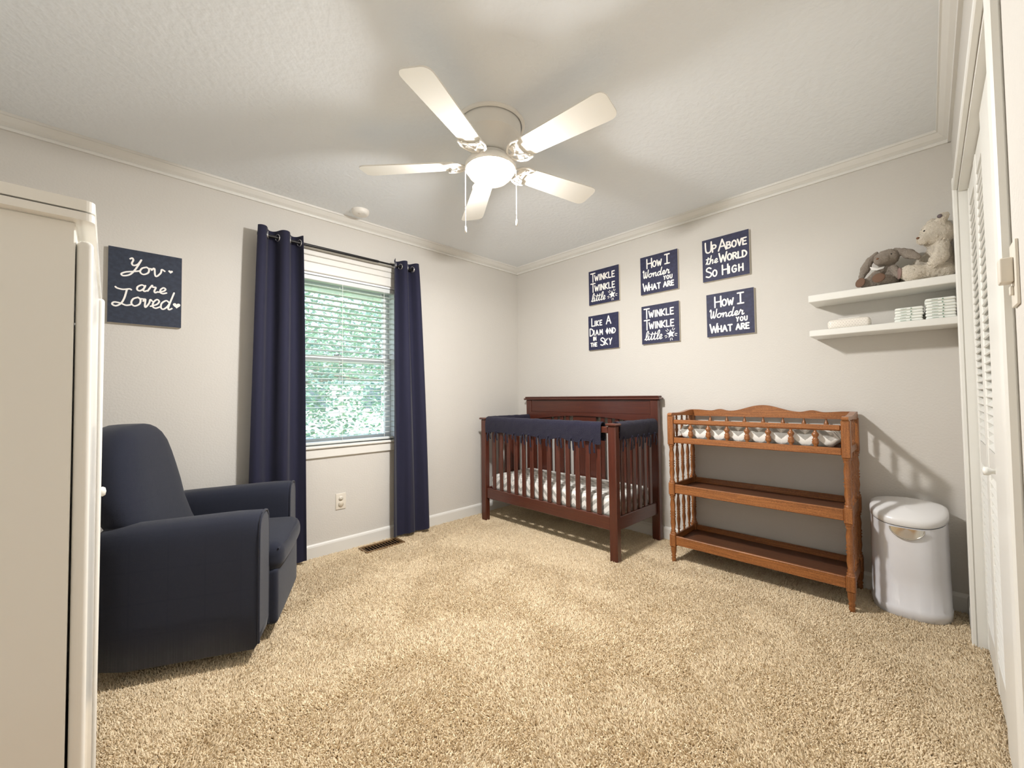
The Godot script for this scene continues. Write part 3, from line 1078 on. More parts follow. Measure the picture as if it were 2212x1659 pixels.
func build_crib() -> void:
	var at := Vector3(0.86, 0, 0.33)
	var turn := -0.013
	var o := thing("crib", "dark cherry wood baby crib with slatted sides", "crib", at, turn)
	var b := B.new()
	var X := 0.697; var ZF := 0.33; var ZB := -0.29
	# front posts
	for s in [-1.0, 1.0]:
		b = B.new()
		b.box(Vector3(s * (X - 0.03) - 0.03, -0.008, ZF - 0.05), Vector3(s * (X - 0.03) + 0.03, 0.893, ZF), 0.006)
		var p := part("front_post", b, M.cherry_v, o)
		b = B.new()
		b.box(Vector3(s * (X - 0.03) - 0.042, 0.893, ZF - 0.062), Vector3(s * (X - 0.03) + 0.042, 0.909, ZF + 0.014), 0.006)
		part("post_cap", b, M.cherry_h, p)
		b = B.new()
		b.box(Vector3(s * (X - 0.032) - 0.032, -0.008, ZB - 0.02), Vector3(s * (X - 0.032) + 0.032, 1.06, ZB + 0.03), 0.006)
		part("back_post", b, M.cherry_v, o)
	# front side
	var xa := -X + 0.06; var xb := X - 0.06
	b = B.new()
	b.box(Vector3(xa, 0.192, ZF - 0.040), Vector3(xb, 0.282, ZF - 0.014), 0.004)
	part("lower_rail", b, M.cherry_h, o)
	b = B.new()
	b.box(Vector3(xa, 0.842, ZF - 0.044), Vector3(xb, 0.886, ZF - 0.010), 0.006)
	part("top_rail", b, M.cherry_h, o)
	var first: MeshInstance3D = null
	for k in 13:
		var x := lerpf(xa, xb, (k + 1) / 14.0)
		var tr := Transform3D(Basis.IDENTITY, Vector3(x, 0, ZF - 0.027))
		if first == null:
			b = B.new()
			b.box(Vector3(-0.019, 0.282, -0.008), Vector3(0.019, 0.842, 0.008), 0.004)
			first = part("slat", b, M.cherry_v, o)
			first.transform = tr
		else: copy_part("slat", first, o, tr)
	# ends
	for s in [-1.0, 1.0]:
		var za := ZB + 0.03; var zb := ZF - 0.05
		var xm: float = s * (X - 0.03)
		b = B.new()
		b.box(Vector3(xm - 0.013, 0.192, za), Vector3(xm + 0.013, 0.282, zb), 0.004)
		part("lower_rail", b, M.cherry_h, o)
		b = B.new()
		b.box(Vector3(xm - 0.017, 0.842, za), Vector3(xm + 0.017, 0.886, zb), 0.006)
		part("top_rail", b, M.cherry_h, o)
		for k in 6:
			copy_part("slat", first, o, Transform3D(Basis(Vector3.UP, PI / 2), Vector3(xm, 0, lerpf(za, zb, (k + 1) / 7.0))))
	# headboard
	b = B.new()
	b.box(Vector3(-X - 0.022, 1.06, ZB - 0.035), Vector3(X + 0.022, 1.078, ZB + 0.045), 0.006)
	b.box(Vector3(-X - 0.012, 1.078, ZB - 0.028), Vector3(X + 0.012, 1.092, ZB + 0.038), 0.006)
	part("headboard_cap", b, M.cherry_h, o)
	b = B.new()
	b.box(Vector3(-X + 0.06, 0.945, ZB - 0.008), Vector3(X - 0.06, 1.06, ZB + 0.020), 0.003)
	part("headboard_panel", b, M.cherry_h, o)
	b = B.new()
	var arch := PackedVector2Array()
	arch.append(Vector2(-X + 0.06, 0.946)); arch.append(Vector2(-X + 0.06, 0.872))
	for k in 17:
		var u := k / 16.0 * 2.0 - 1.0
		arch.append(Vector2(u * (X - 0.10), 0.873 + 0.045 * (1.0 - u * u)))
	arch.append(Vector2(X - 0.06, 0.872)); arch.append(Vector2(X - 0.06, 0.946))
	b.prism(arch, ZB - 0.004, ZB + 0.028)
	part("arched_rail", b, M.cherry_h, o)
	b = B.new()
	b.box(Vector3(-X + 0.06, 0.192, ZB - 0.008), Vector3(X - 0.06, 0.282, ZB + 0.018), 0.004)
	part("lower_rail", b, M.cherry_h, o)
	for q in [[0.0, 0.25], [-0.19, 0.038], [-0.26, 0.038], [-0.33, 0.038], [0.19, 0.038], [0.26, 0.038], [0.33, 0.038], [-0.47, 0.16], [0.47, 0.16], [-0.60, 0.038], [0.60, 0.038]]:
		b = B.new()
		b.box(Vector3(q[0] - q[1] * 0.5, 0.282, ZB - 0.003), Vector3(q[0] + q[1] * 0.5, 0.93, ZB + 0.012), 0.003)
		part("back_slat", b, M.cherry_v, o)
	b = B.new()
	for z in [-0.22, 0.0, 0.22]: b.box(Vector3(-X + 0.03, 0.247, z - 0.012), Vector3(X - 0.03, 0.259, z + 0.012), 0.002)
	part("mattress_support", b, M.silver, o)
	# mattress
	var m := thing("crib_mattress", "crib mattress in grey and white chevron sheet", "mattress", at, turn)
	b = B.new()
	b.rbox(Vector3(-0.632, 0.26, -0.255), Vector3(0.632, 0.398, 0.276), 0.035, 10, Vector3(0, 0.008, 0))
	part("fitted_sheet", b, M.chevron, m)
	# covers tied over the rails
	rail_cover("navy fleece cover tied over the front crib rail", at, turn, Vector3(-0.628, 0, ZF - 0.027), Vector3(0.585, 0, ZF - 0.027), 0.105, 0.028, 12, 3)
	rail_cover("navy fleece cover tied over crib rail beside changing table", at, turn, Vector3(X - 0.03, 0, ZF - 0.056), Vector3(X - 0.03, 0, ZB + 0.036), 0.085, 0.028, 6, 5)
	rail_cover("navy fleece cover tied over crib rail nearest the window", at, turn, Vector3(-X + 0.03, 0, ZB + 0.036), Vector3(-X + 0.03, 0, ZF - 0.066), 0.085, 0.028, 4, 8)

func rail_cover(label: String, at: Vector3, turn: float, p0: Vector3, p1: Vector3, drop: float, wide: float, ties: int, sd: int) -> void:
	var o := thing("rail_cover", label, "crib cover", at, turn, "navy crib rail covers")
	var r := RandomNumberGenerator.new(); r.seed = sd
	var n := FastNoiseLite.new(); n.seed = sd; n.frequency = 2.2; n.fractal_octaves = 3
	var d := (p1 - p0).normalized()
	var side := Vector3.UP.cross(d)
	var len := p0.distance_to(p1)
	var rows := []
	var steps := int(len / 0.022) + 1
	var out := -1.0 if side.dot(Vector3(p0.x, 0, p0.z) + d * 0.5 * len) < 0 else 1.0
	for i in steps + 1:
		var u := float(i) / steps
		var c := p0 + d * len * u
		var row := []
		for k in 15:
			var v := k / 14.0 * 2.0 - 1.0   # -1 one lower edge, 0 top, 1 other edge
			var sgn := signf(v)
			var low := drop * (1.0 + 0.30 * n.get_noise_2d(u * len * 2.0, sgn * 3.0) + 0.10 * u)
			var y: float; var w: float
			if absf(v) < 0.36:
				var a := v / 0.36 * PI * 0.5
				y = 0.890 + 0.026 * cos(a); w = wide * sin(a)
			else:
				var q := (absf(v) - 0.36) / 0.64
				y = 0.890 - q * low; w = sgn * (wide + 0.003 * sin(q * 3.0) + 0.005 * n.get_noise_2d(u * len * 5.0, v * 4.0))
			y += 0.004 * n.get_noise_2d(u * len * 6.0, 8.0)
			row.append(c + side * w + Vector3.UP * y)
		rows.append(row)
	var b := B.new()
	b.sheet(rows, 0.006, Vector3.UP)
	part("fleece", b, M.navy_fleece, o)
	for k in ties:
		var u := (k + 0.5 + r.randf_range(-0.2, 0.2)) / ties
		var c := p0 + d * len * u + side * (wide + 0.006) * out + Vector3.UP * (0.89 - drop * 0.93)
		b = B.new()
		b.smooth(true)
		var knot := []
		b.rbox(c - Vector3(0.009, 0.008, 0.009), c + Vector3(0.009, 0.008, 0.009), 0.006, 2)
		for s in [-1.0, 1.0]:
			var l := r.randf_range(0.05, 0.10)
			var rr := []
			for q in 5:
				var f := q / 4.0
				var m: Vector3 = c + d * s * (0.006 + 0.016 * f + 0.005 * sin(f * 4.0)) + side * out * 0.006 * sin(f * 3.0) - Vector3.UP * l * f
				rr.append([m - d * 0.007, m, m + d * 0.007])
			b.sheet(rr, 0.003, side * out)
		part("tie", b, M.navy_fleece, o)

func spindle_profile(h: float, fat: float) -> Array:
	var q := []
	for e in [[0.0, 0.55], [0.06, 0.5], [0.09, 0.8], [0.12, 0.5], [0.2, 0.7], [0.32, 1.0], [0.42, 0.72], [0.455, 0.9], [0.48, 0.62], [0.5, 1.0], [0.52, 0.62], [0.545, 0.9], [0.58, 0.72], [0.68, 1.0], [0.8, 0.7], [0.88, 0.5], [0.91, 0.8], [0.94, 0.5], [1.0, 0.55]]:
		q.append([e[1] * fat, e[0] * h])
	return q

func table_leg(parent: Node3D, x: float, z: float, called: String) -> void:
	var b := B.new()
	var s := 0.019
	b.t = Transform3D(Basis.IDENTITY, Vector3(x, 0, z))
	for yy in [[0.765, 0.957], [0.435, 0.515], [0.095, 0.178]]:
		b.box(Vector3(-s, yy[0], -s), Vector3(s, yy[1], s), 0.004)
	b.lathe([[0.010, -0.008], [0.0125, 0.0], [0.014, 0.018], [0.011, 0.026], [0.016, 0.034], [0.011, 0.042], [0.0165, 0.06], [0.018, 0.095]], 14)
	for yy in [[0.178, 0.435], [0.515, 0.765]]:
		var p := []
		var h: float = yy[1] - yy[0]
		for e in [[0.0, 0.018], [0.04, 0.018], [0.06, 0.012], [0.085, 0.0165], [0.11, 0.0115], [0.26, 0.0165], [0.4, 0.0135], [0.44, 0.0175], [0.47, 0.0125], [0.5, 0.0185], [0.53, 0.0125], [0.56, 0.0175], [0.6, 0.0135], [0.74, 0.0165], [0.89, 0.0115], [0.915, 0.0165], [0.94, 0.012], [0.96, 0.018], [1.0, 0.018]]:
			p.append([e[1], yy[0] + e[0] * h])
		b.lathe(p, 14)
	part(called, b, M.oak_v, parent)

func build_changing_table() -> void:
	var o := thing("changing_table", "honey oak changing table with turned spindles and two shelves", "changing table", Vector3(2.255, 0, 0.205))
	var X := 0.456; var Z := 0.172
	for s in [-1.0, 1.0]:
		table_leg(o, s * X, Z, "front_leg")
		table_leg(o, s * X, -Z, "back_leg")
	var b := B.new()
	# front and back boards of tray and shelves
	for lv in [[0.108, 0.166], [0.447, 0.505], [0.778, 0.815]]:
		for zz in [-Z, Z]:
			b = B.new()
			b.box(Vector3(-X + 0.019, lv[0], zz - 0.009), Vector3(X - 0.019, lv[1], zz + 0.009), 0.003)
			part("apron", b, M.oak_h, o)
		for s in [-1.0, 1.0]:
			b = B.new()
			b.box(Vector3(s * X - 0.009, lv[0], -Z + 0.019), Vector3(s * X + 0.009, lv[1], Z - 0.019), 0.003)
			part("end_apron", b, M.oak_h, o)
		b = B.new()
		b.box(Vector3(-X + 0.012, lv[0] + 0.012, -Z + 0.009), Vector3(X - 0.012, lv[0] + 0.024, Z - 0.009), 0.001)
		part("shelf_board", b, M.oak_shelf, o)
	b = B.new()
	b.box(Vector3(-X + 0.019, 0.902, Z - 0.011), Vector3(X - 0.019, 0.932, Z + 0.011), 0.006)
	part("gallery_rail", b, M.oak_h, o)
	# scalloped back board
	var top := PackedVector2Array()
	top.append(Vector2(-X - 0.015, 0.945))
	for k in 61:
		var x := lerpf(-X - 0.015, X + 0.015, k / 60.0)
		var a := absf(x)
		var y := 0.984
		if a < 0.20: y += 0.040 * (0.5 + 0.5 * cos(PI * a / 0.20))
		elif a < 0.32: y += 0.011 * (0.5 - 0.5 * cos(TAU * (a - 0.20) / 0.12))
		else: y += 0.006 * (0.5 - 0.5 * cos(PI * minf((a - 0.32) / 0.10, 1.0)))
		top.append(Vector2(x, y))
	top.append(Vector2(X + 0.015, 0.945))
	top.reverse()
	b = B.new()
	b.prism(top, -Z - 0.010, -Z + 0.010)
	part("scalloped_board", b, M.oak_h, o)
	for s in [-1.0, 1.0]:
		b = B.new()
		var e := PackedVector2Array([Vector2(-Z + 0.011, 0.948), Vector2(-Z + 0.011, 0.990), Vector2(-0.11, 0.989), Vector2(-0.06, 0.984), Vector2(0.0, 0.977), Vector2(0.07, 0.974), Vector2(0.13, 0.976), Vector2(0.17, 0.978), Vector2(0.19, 0.974), Vector2(0.197, 0.965), Vector2(0.194, 0.957), Vector2(0.10, 0.957), Vector2(0.0, 0.955), Vector2(-0.08, 0.950)])
		b.t = Transform3D(Basis(Vector3(0, 0, 1), Vector3.UP, Vector3(-1, 0, 0)), Vector3(s * X, 0, 0))
		b.prism(e, -0.014, 0.014)
		part("end_rail", b, M.oak_h, o)
	# spindles
	var bays := [[0.166, 0.447, 0.0125], [0.505, 0.778, 0.0125], [0.815, 0.956, 0.0115]]
	for bay in bays:
		b = B.new()
		b.lathe(spindle_profile(bay[1] - bay[0], bay[2]), 10)
		var first: MeshInstance3D = null
		for s in [-1.0, 1.0]:
			for k in 3:
				var p := Vector3(s * X, bay[0], lerpf(-Z, Z, (k + 1) / 4.0))
				if first == null:
					first = part("end_spindle", b, M.oak_v, o)
					first.position = p
				else: copy_part("end_spindle", first, o, Transform3D(Basis.IDENTITY, p))
	for row in [[Z, 0.815, 0.902, 0.0165, "front_spindle"], [-Z, 0.815, 0.946, 0.0125, "back_spindle"]]:
		b = B.new()
		var hh: float = row[2] - row[1]
		var pr := []
		for e in [[0.0, 0.5], [0.1, 0.55], [0.16, 0.85], [0.26, 1.0], [0.36, 0.8], [0.42, 0.95], [0.5, 0.62], [0.56, 0.6], [0.68, 0.95], [0.76, 1.0], [0.84, 0.7], [0.92, 0.4], [1.0, 0.35]]: pr.append([e[1] * row[3], e[0] * hh])
		b.lathe(pr, 12)
		var first: MeshInstance3D = null
		for k in 7:
			var p := Vector3(lerpf(-X + 0.019, X - 0.019, (k + 1) / 8.0), row[1], row[0])
			if first == null:
				first = part(row[4], b, M.oak_v, o)
				first.position = p
			else: copy_part(row[4], first, o, Transform3D(Basis.IDENTITY, p))
	# pad
	var pd := thing("changing_pad", "changing pad in grey and white chevron cover on the table", "changing pad", Vector3(2.255, 0.802, 0.205))
	b = B.new()
	var rows := []
	for i in 37:
		var u := i / 36.0 * 2.0 - 1.0
		var ring := []
		for k in 28:
			var a := TAU * k / 28.0
			var cz := cos(a); var cy := sin(a)
			var zz := signf(cz) * pow(absf(cz), 0.5) * 0.150
			var yy := signf(cy) * pow(absf(cy), 0.55)
			var hgt := 0.048 + 0.018 * pow(absf(zz) / 0.150, 2.0)
			var end := pow(1.0 - pow(absf(u), 14.0), 0.5)
			var fold := 0.004 * sin(u * 31.0 + a * 2.0) * sin(u * 13.0 + 1.0) + 0.003 * sin(u * 57.0 - a * 3.0)
			ring.append(Vector3(u * 0.418, 0.05 + yy * hgt * end + fold * end * (1.0 if yy > -0.7 else 0.0), zz * (0.85 + 0.15 * end) + fold * cz))
		rows.append(ring)
	b.loft(rows)
	part("pad_cover", b, M.pad, pd)

func build_pail() -> void:
	var o := thing("diaper_pail", "glossy white diaper pail with silver handle beside changing table", "diaper pail", Vector3(2.918, 0, 0.030))
	var outline := func(sx: float, sz: float) -> Array:
		var q := []
		for k in 40:
			var a := TAU * k / 40.0
			var c := cos(a); var s := sin(a)
			# flat back at z = 0, round front
			var x := signf(c) * pow(absf(c), 0.75) * sx
			var z := (0.10 + (s * 0.148 if s > 0.0 else signf(s) * pow(absf(s), 0.45) * 0.085)) * sz
			q.append(Vector3(x, 0, z))
		return q
	var rise := func(z: float) -> float: return 0.505 - z * 0.27
	var b := B.new()
	var rings := []
	for e in [[-0.004, 0.144, 0.985], [0.0, 0.149, 1.0], [0.045, 0.150, 1.01], [0.048, 0.1475, 0.995], [0.20, 0.1465, 0.99], [0.35, 0.1455, 0.985]]:
		var ring := []
		for p in outline.call(e[1], e[2]): ring.append(p + Vector3.UP * e[0])
		rings.append(ring)
	var last := []
	for p in outline.call(0.145, 0.98): last.append(p + Vector3.UP * (rise.call(p.z) - 0.004))
	rings.append(last)
	b.loft(rings)
	part("body", b, M.pail, o)
	b = B.new()
	rings = []
	for e in [[-0.005, 0.1435, 0.973], [0.005, 0.1435, 0.973]]:
		var ring := []
		for p in outline.call(e[1], e[2]): ring.append(p + Vector3.UP * (rise.call(p.z) + e[0]))
		rings.append(ring)
	b.loft(rings, true, false)
	part("seam", b, M.seam, o)
	b = B.new()
	rings = []
	for e in [[0.0, 0.144, 0.98], [0.003, 0.1475, 0.995], [0.024, 0.147, 0.992], [0.032, 0.143, 0.975], [0.038, 0.130, 0.92], [0.043, 0.10, 0.80], [0.046, 0.05, 0.6], [0.047, 0.01, 0.5]]:
		var ring := []
		var off: float = (1.0 - e[2]) * 0.10
		for p in outline.call(e[1], e[2]): ring.append(p + Vector3(0, rise.call(p.z) + e[0], off))
		rings.append(ring)
	b.loft(rings)
	part("lid", b, M.pail_lid, o)
	b = B.new()
	b.smooth(true)
	for i in 16:
		for j in 5:
			var q := []
			for k in [[0, 0], [1, 0], [1, 1], [0, 1]]:
				var a: float = PI + PI * (i + k[0]) / 16.0
				var r: float = (j + k[1]) / 5.0
				var x := cos(a) * r * 0.062
				var y := sin(a) * r * 0.050
				var zf := 0.1 + 0.148 * sqrt(maxf(0.0, 1.0 - pow(absf(x) / 0.1455, 2.667)))
				q.append(Vector3(x, 0.433 + y, zf + 0.004 - 0.004 * (1.0 - r)))
			b.quad_n(q[0], q[1], q[2], q[3], Vector3(0, 0, 1))
	b.smooth(false)
	var rim := []
	for i in 17:
		var a := PI + PI * i / 16.0
		var x := cos(a) * 0.062
		rim.append(Vector3(x, 0.433 + sin(a) * 0.050, 0.104 + 0.148 * sqrt(maxf(0.0, 1.0 - pow(absf(x) / 0.1455, 2.667)))))
	b.tube(rim, 0.003, 6)
	part("handle", b, M.chrome, o)

func build_armchair() -> void:
	var o := thing("armchair", "navy upholstered glider armchair with rounded back near window", "armchair", Vector3(0.6435, 0, 2.414), deg_to_rad(154.2))
	var b := B.new()
	b.lathe([[0.27, -0.008], [0.29, 0.0], [0.29, 0.03], [0.27, 0.04], [0.05, 0.045], [0.05, 0.10]], 36, Vector3(0, 0, -0.34))
	part("swivel_base", b, M.black_metal, o)
	# arms: rounded along the top, front face edged with piping
	for s in [-1.0, 1.0]:
		b = B.new()
		var rings := []
		var sec := func(z: float, grow: float, top: float, low: float) -> Array:
			var q := []
			var w := 0.082
			for e in [[-1.0, 0.0], [-1.0, 0.3], [-1.0, 0.6], [-0.99, 0.8], [-0.95, 0.88], [-0.84, 0.945], [-0.6, 0.985], [-0.2, 1.0], [0.2, 1.0], [0.6, 0.985], [0.84, 0.945], [0.95, 0.88], [0.99, 0.8], [1.0, 0.6], [1.0, 0.3], [1.0, 0.0]]:
				q.append(Vector3(s * 0.333 + e[0] * w * grow, low + (top - low) * (1.0 - (1.0 - e[1]) * grow), z))
			return q
		rings.append(sec.call(0.0, 0.90, 0.595, 0.062))
		rings.append(sec.call(-0.006, 0.97, 0.606, 0.058))
		rings.append(sec.call(-0.02, 1.0, 0.610, 0.056))
		rings.append(sec.call(-0.10, 1.0, 0.612, 0.056))
		rings.append(sec.call(-0.30, 1.0, 0.605, 0.056))
		rings.append(sec.call(-0.45, 1.0, 0.600, 0.056))
		rings.append(sec.call(-0.54, 0.97, 0.596, 0.056))
		rings.append(sec.call(-0.555, 0.9, 0.588, 0.058))
		b.loft(rings)
		var arm := part("arm", b, M.navy_chair, o)
		b = B.new()
		var pip := []
		for p in rings[1]: pip.append(p + Vector3(0, 0.001, 0.003))
		b.tube(pip, 0.0045, 6)
		part("piping", b, M.navy_chair, arm)
	b = B.new()
	b.rbox(Vector3(-0.252, 0.062, -0.07), Vector3(0.252, 0.315, 0.036), 0.02, 4, Vector3(0, 0, 0.008))
	part("footrest_panel", b, M.navy_chair, o)
	b = B.new()
	b.rbox(Vector3(-0.256, 0.30, -0.52), Vector3(0.256, 0.43, 0.055), 0.05, 6, Vector3(0, 0.022, 0.01))
	var seat := part("seat_cushion", b, M.navy_chair, o)
	b = B.new()
	b.tube([Vector3(-0.247, 0.405, 0.035), Vector3(-0.15, 0.412, 0.054), Vector3(0.0, 0.416, 0.058), Vector3(0.15, 0.412, 0.054), Vector3(0.247, 0.405, 0.035)], 0.004, 6)
	part("piping", b, M.navy_chair, seat)
	b = B.new()
	b.box(Vector3(-0.26, 0.08, -0.55), Vector3(0.26, 0.30, -0.06), 0.02)
	part("seat_box", b, M.navy_chair, o)
	# bell-shaped back
	b = B.new()
	var prof := [[0.36, 0.235], [0.42, 0.245], [0.52, 0.25], [0.62, 0.245], [0.70, 0.236], [0.78, 0.222], [0.85, 0.203], [0.905, 0.178], [0.945, 0.150], [0.970, 0.122], [0.984, 0.085], [0.990, 0.04]]
	var rr := []
	for i in prof.size():
		var y: float = prof[i][0]; var w: float = prof[i][1]
		var zc := -0.475 - (y - 0.40) * 0.20
		var th := 0.085 * (1.0 if y < 0.9 else sqrt(maxf(0.02, 1.0 - pow((y - 0.9) / 0.1, 2.0) * 0.8)))
		var ring := []
		for k in 28:
			var a := TAU * k / 28.0
			ring.append(Vector3(-0.112 * smoothstep(0.4, 0.62, y) + signf(cos(a)) * pow(absf(cos(a)), 0.6) * (w + 0.03 * smoothstep(0.55, 0.65, y)), y, zc + signf(sin(a)) * pow(absf(sin(a)), 0.75) * th))
		rr.append(ring)
	b.loft(rr)
	part("backrest", b, M.navy_chair, o)
	b = B.new()
	b.rbox(Vector3(-0.27, 0.06, -0.62), Vector3(0.27, 0.56, -0.53), 0.03, 4)
	part("outer_back", b, M.navy_chair, o)

func build_wardrobe() -> void:
	var o := thing("wardrobe", "tall white wardrobe with round-edged doors and overhanging top", "wardrobe", Vector3(1.93, 0, 3.105))
	# local: x runs to minus (away from the camera), front towards minus z
	var L := 1.03
	var b := B.new()
	b.box(Vector3(-0.024, -0.008, 0.0), Vector3(-0.004, 1.425, 0.50), 0.002)
	part("side_panel", b, M.cabinet, o)
	b = B.new()
	b.box(Vector3(-L, -0.008, 0.0), Vector3(-L + 0.02, 1.425, 0.50), 0.002)
	part("side_panel", b, M.cabinet, o)
	b = B.new()
	b.box(Vector3(-L + 0.02, 0.0, 0.49), Vector3(-0.024, 1.425, 0.50))
	part("back_panel", b, M.inside, o)
	b = B.new()
	b.box(Vector3(-L + 0.02, 0.06, 0.004), Vector3(-0.024, 0.08, 0.49))
	part("bottom_board", b, M.inside, o)
	b = B.new()
	b.box(Vector3(-L + 0.02, 1.395, 0.0), Vector3(-0.024, 1.425, 0.49))
	part("top_rail", b, M.cabinet, o)
	b = B.new()
	var tp := PackedVector2Array()
	tp.append(Vector2(-L - 0.02, 0.51)); tp.append(Vector2(-L - 0.02, -0.005))
	for k in 7: tp.append(Vector2(-L - 0.005, -0.010) + Vector2(-sin(PI / 2 - k * PI / 12), -cos(PI / 2 - k * PI / 12)) * 0.015)
	for k in 7: tp.append(Vector2(0.005, -0.010) + Vector2(sin(k * PI / 12), -cos(k * PI / 12)) * 0.015)
	tp.append(Vector2(0.02, 0.51))
	b.t = Transform3D(Basis(Vector3.RIGHT, Vector3(0, 0, 1), Vector3(0, -1, 0)), Vector3.ZERO)
	b.prism(tp, -1.462, -1.442)
	b.prism(tp, -1.439, -1.425)
	part("top_board", b, M.cabinet, o)
	# doors: near one closed, far one standing a little open
	b = B.new()
	b.t = Transform3D(Basis(Vector3.RIGHT, 0.0022), Vector3(0, 0, -0.0045))
	b.rbox(Vector3(-0.565, 0.03, -0.022), Vector3(-0.004, 1.395, 0.0), 0.009, 3)
	part("door", b, M.cabinet, o)
	b = B.new()
	var hinge := Transform3D(Basis(Vector3.UP, 0.024), Vector3(-L, 0, -0.003))
	b.t = hinge
	b.rbox(Vector3(0.0, 0.03, -0.022), Vector3(0.44, 1.395, 0.0), 0.009, 3)
	var far := part("door", b, M.cabinet, o)
	b = B.new()
	b.t = hinge * Transform3D(Basis(Vector3.RIGHT, -PI / 2), Vector3(0.33, 0.82, -0.003))
	b.lathe([[0.0, 0.0], [0.010, 0.0], [0.007, 0.008], [0.013, 0.018], [0.015, 0.024], [0.011, 0.030], [0.0, 0.032]], 16)
	part("knob", b, M.white_paint, far)

# ------------------------------------------------ rounded bodies joined smoothly, meshed as surface nets
func nets(prims: Array, cell: float, k: float, fuzz: float, sd: int) -> B:
	# prims: [a, b, ra, rb]
	var lo := Vector3.ONE * 1e9
	var hi := -lo
	for p in prims:
		for e in [[p[0], p[2]], [p[1], p[3]]]:
			lo = lo.min(e[0] - Vector3.ONE * (e[1] + 3.0 * cell))
			hi = hi.max(e[0] + Vector3.ONE * (e[1] + 3.0 * cell))
	var n := Vector3i(((hi - lo) / cell).ceil()) + Vector3i.ONE
	var noise := FastNoiseLite.new(); noise.seed = sd; noise.frequency = 90.0; noise.fractal_octaves = 2
	var f := PackedFloat32Array(); f.resize(n.x * n.y * n.z); f.fill(1.0)
	for p in prims:
		var a: Vector3 = p[0]; var bb: Vector3 = p[1]; var ra: float = p[2]; var rb: float = p[3]
		var big := Vector3.ONE * (maxf(ra, rb) + k * 1.5 + 2.0 * cell)
		var i0 := Vector3i(((a.min(bb) - big - lo) / cell).floor()).clamp(Vector3i.ZERO, n - Vector3i.ONE)
		var i1 := Vector3i(((a.max(bb) + big - lo) / cell).ceil()).clamp(Vector3i.ZERO, n - Vector3i.ONE)
		var ab := bb - a
		var l2 := maxf(ab.length_squared(), 1e-9)
		for iz in range(i0.z, i1.z + 1):
			for iy in range(i0.y, i1.y + 1):
				var row := (iz * n.y + iy) * n.x
				for ix in range(i0.x, i1.x + 1):
					var q := lo + Vector3(ix, iy, iz) * cell
					var h := clampf((q - a).dot(ab) / l2, 0.0, 1.0)
					var d := (q - a - ab * h).length() - lerpf(ra, rb, h)
					var o := f[row + ix]
					var m := maxf(k - absf(o - d), 0.0) / k
					f[row + ix] = minf(o, d) - m * m * k * 0.25
	if fuzz > 0.0:
		for iz in n.z:
			for iy in n.y:
				for ix in n.x:
					var id := (iz * n.y + iy) * n.x + ix
					if absf(f[id]) < 0.02: f[id] += noise.get_noise_3d(lo.x + ix * cell, lo.y + iy * cell, lo.z + iz * cell) * fuzz
	var vert := {}
	var corner := [Vector3i(0, 0, 0), Vector3i(1, 0, 0), Vector3i(0, 1, 0), Vector3i(1, 1, 0), Vector3i(0, 0, 1), Vector3i(1, 0, 1), Vector3i(0, 1, 1), Vector3i(1, 1, 1)]
	var edges := [[0, 1], [2, 3], [4, 5], [6, 7], [0, 2], [1, 3], [4, 6], [5, 7], [0, 4], [1, 5], [2, 6], [3, 7]]
	var b := B.new()
	b.smooth(true)
	for iz in n.z - 1:
		for iy in n.y - 1:
			for ix in n.x - 1:
				var id := (iz * n.y + iy) * n.x + ix
				var s0 := f[id] < 0.0
				var mixed := false
				var vals := [f[id], f[id + 1], f[id + n.x], f[id + n.x + 1], f[id + n.x * n.y], f[id + n.x * n.y + 1], f[id + n.x * n.y + n.x], f[id + n.x * n.y + n.x + 1]]
				for v in vals:
					if (v < 0.0) != s0:
						mixed = true
						break
				if not mixed: continue
				var sum := Vector3.ZERO
				var c := 0
				for e in edges:
					var va: float = vals[e[0]]; var vb: float = vals[e[1]]
					if (va < 0.0) != (vb < 0.0):
						var pa := Vector3(corner[e[0]]); var pb := Vector3(corner[e[1]])
						sum += pa.lerp(pb, va / (va - vb)); c += 1
				vert[id] = lo + (Vector3(ix, iy, iz) + sum / c) * cell
	var st := [1, n.x, n.x * n.y]
	for id in vert:
		var ix: int = id % n.x
		var iy: int = (id / n.x) % n.y
		var iz: int = id / (n.x * n.y)
		var here := [ix, iy, iz]
		for ax in 3:
			var u := (ax + 1) % 3
			var v := (ax + 2) % 3
			if here[u] == 0 or here[v] == 0: continue
			var a := f[id] < 0.0
			if a == (f[id + st[ax]] < 0.0): continue
			var i2: int = id - st[u]; var i3: int = id - st[u] - st[v]; var i4: int = id - st[v]
			if not (vert.has(i2) and vert.has(i3) and vert.has(i4)): continue
			var nn := Vector3.ZERO; nn[ax] = 1.0 if a else -1.0
			b.quad_n(vert[id], vert[i2], vert[i3], vert[i4], nn)
	return b

func ball(b: B, c: Vector3, r: Vector3, seg := 12) -> void:
	var old := b.t
	b.t = b.t * Transform3D(Basis.from_scale(r), c)
	var p := []
	for i in seg / 2 + 1:
		var a := -PI / 2 + PI * i / (seg / 2)
		p.append([cos(a), sin(a)])
	b.lathe(p, seg)
	b.t = old

func disc(b: B, c: Vector3, n: Vector3, r: float, r2: float) -> void:
	# a soft flat pad facing n
	var z := n.normalized()
	var x := Vector3.UP.cross(z).normalized()
	var y := z.cross(x)
	var old := b.t
	b.t = b.t * Transform3D(Basis(x, y, z), c)
	ball(b, Vector3.ZERO, Vector3(r, r2, 0.007), 14)
	b.t = old

